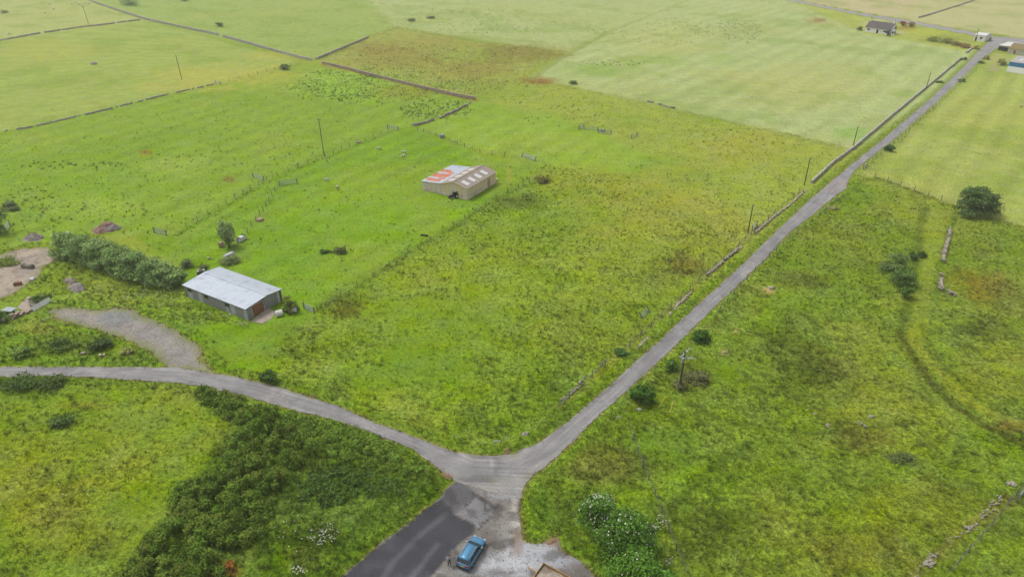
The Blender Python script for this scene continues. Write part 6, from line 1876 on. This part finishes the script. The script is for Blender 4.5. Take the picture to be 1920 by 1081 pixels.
def sheeting_wall():
    a, b = G(65, 586), G(98, 567)
    d = (b - a)
    ang = math.atan2(d.y, d.x)
    t = thing('sheeting_wall', 'leaning white sheeting barrier at the yard entrance beside the gravel track', 'barrier', a, ang)
    n = 5
    L = d.length / n
    for k in range(n):
        MB().slab([(k * L + 0.01, 0, 0), (k * L + L - 0.01, 0, 0), (k * L + L - 0.01, 0.35, 1.15), (k * L + 0.01, 0.35, 1.15)], 0.04).build('sheet', 'white_clad', t)
        MB().tube((k * L + L / 2, 0.9, 0), (k * L + L / 2, 0.38, 1.1), 0.05, n=6).build('prop', 'board_shade', t)
    MB().box((d.length / 2, 0.4, 1.16), (d.length, 0.12, 0.08)).build('rail', 'car_trim', t)
sheeting_wall()
def yard_wall():
    stone_wall('tumbledown brown stone wall beside the blue grey trailer', [(8, 602), (30, 594), (64, 582)], 1.1, 0.9, 0.42, 'stone_brown', 0.5)
    g = G(20, 587)
    t = thing('flat_trailer', 'blue grey flat trailer behind the tumbledown yard wall', 'trailer', g, -0.2)
    MB().box((0, 0, 0.85), (2.2, 1.4, 0.12)).build('deck', 'galvanised', t)
    MB().box((0, 0, 0.72), (2.0, 0.5, 0.14)).build('chassis', 'black_plastic', t)
    for y in (-0.65, 0.65):
        MB().tube((0, y - 0.1, 0.35), (0, y + 0.1, 0.35), 0.35, n=14).build('wheel', 'rubber', t)
    MB().box((1.6, 0, 0.7), (1.2, 0.1, 0.1)).build('drawbar', 'galvanised', t)
yard_wall()
stone_wall('grey stones at the left edge below the yard', [(-14, 612), (6, 604)], 0.7, 0.8, 0.5, 'stone', 0.3)

# ------------------------------------------------------------------ road signs and loose posts
def sign(label, px, rz, w=1.1, h=1.9, lean=0.0, group='roadside signs'):
    g = G(*px)
    t = thing('road_sign', label, 'sign', g, rz, group)
    t.rotation_euler = (lean, 0, rz)
    MB().tube((0, 0, -0.2), (0, 0, h), 0.04, n=8).build('post', 'galvanised', t)
    MB().box((w / 2 - 0.1, -0.05, h - 0.14), (w, 0.03, 0.26)).build('board', 'white_paint', t)
    return t
sign('white finger sign on the grass inside the sharp bend, left one', (926, 838), 0.1, 1.1, 1.2)
sign('small white finger sign inside the sharp bend, right one', (948, 830), 1.2, 0.5, 1.0)
sign('white sign on the right verge across from the corner stones', (1157, 788), 0.3, 0.7, 0.8)
def fallen(label, px, rz, l=1.5, tilt=1.0):
    g = G(*px)
    t = thing('leaning_post', label, 'post', g, rz, 'loose posts')
    t.rotation_euler = (0, tilt, rz)
    MB().tube((0, 0, -0.1), (0, 0, l), 0.06, 0.05, 7).build('post', 'stone_pale', t)
    MB().tube((0, 0.25, -0.2), (0, 0.05, l * 0.7), 0.03, 0.03, 6).build('strut', 'grey_timber', t)
fallen('leaning grey post at the top of the lower left field, right one', (330, 735), -0.6, 1.5, 0.9)
fallen('grey post at the top of the lower left field, left one', (277, 728), 0.2, 1.0, 0.3)

# ------------------------------------------------------------------ haze
hz = MB().box((0, 800, 39), (9000, 9000, 82)).build('haze', [])
hm = bpy.data.materials.new('haze')
hm.use_nodes = True
hm.node_tree.nodes.clear()
ho = hm.node_tree.nodes.new('ShaderNodeOutputMaterial')
hv = hm.node_tree.nodes.new('ShaderNodeVolumePrincipled')
hv.inputs['Color'].default_value = (0.95, 0.95, 0.91, 1)
hv.inputs['Density'].default_value = 0.00021
hv.inputs['Anisotropy'].default_value = 0.2
hm.node_tree.links.new(hv.outputs[0], ho.inputs['Volume'])
hz.data.materials.append(hm)
tag(hz, 'thin pale haze over the fields', 'haze', None, 'stuff')
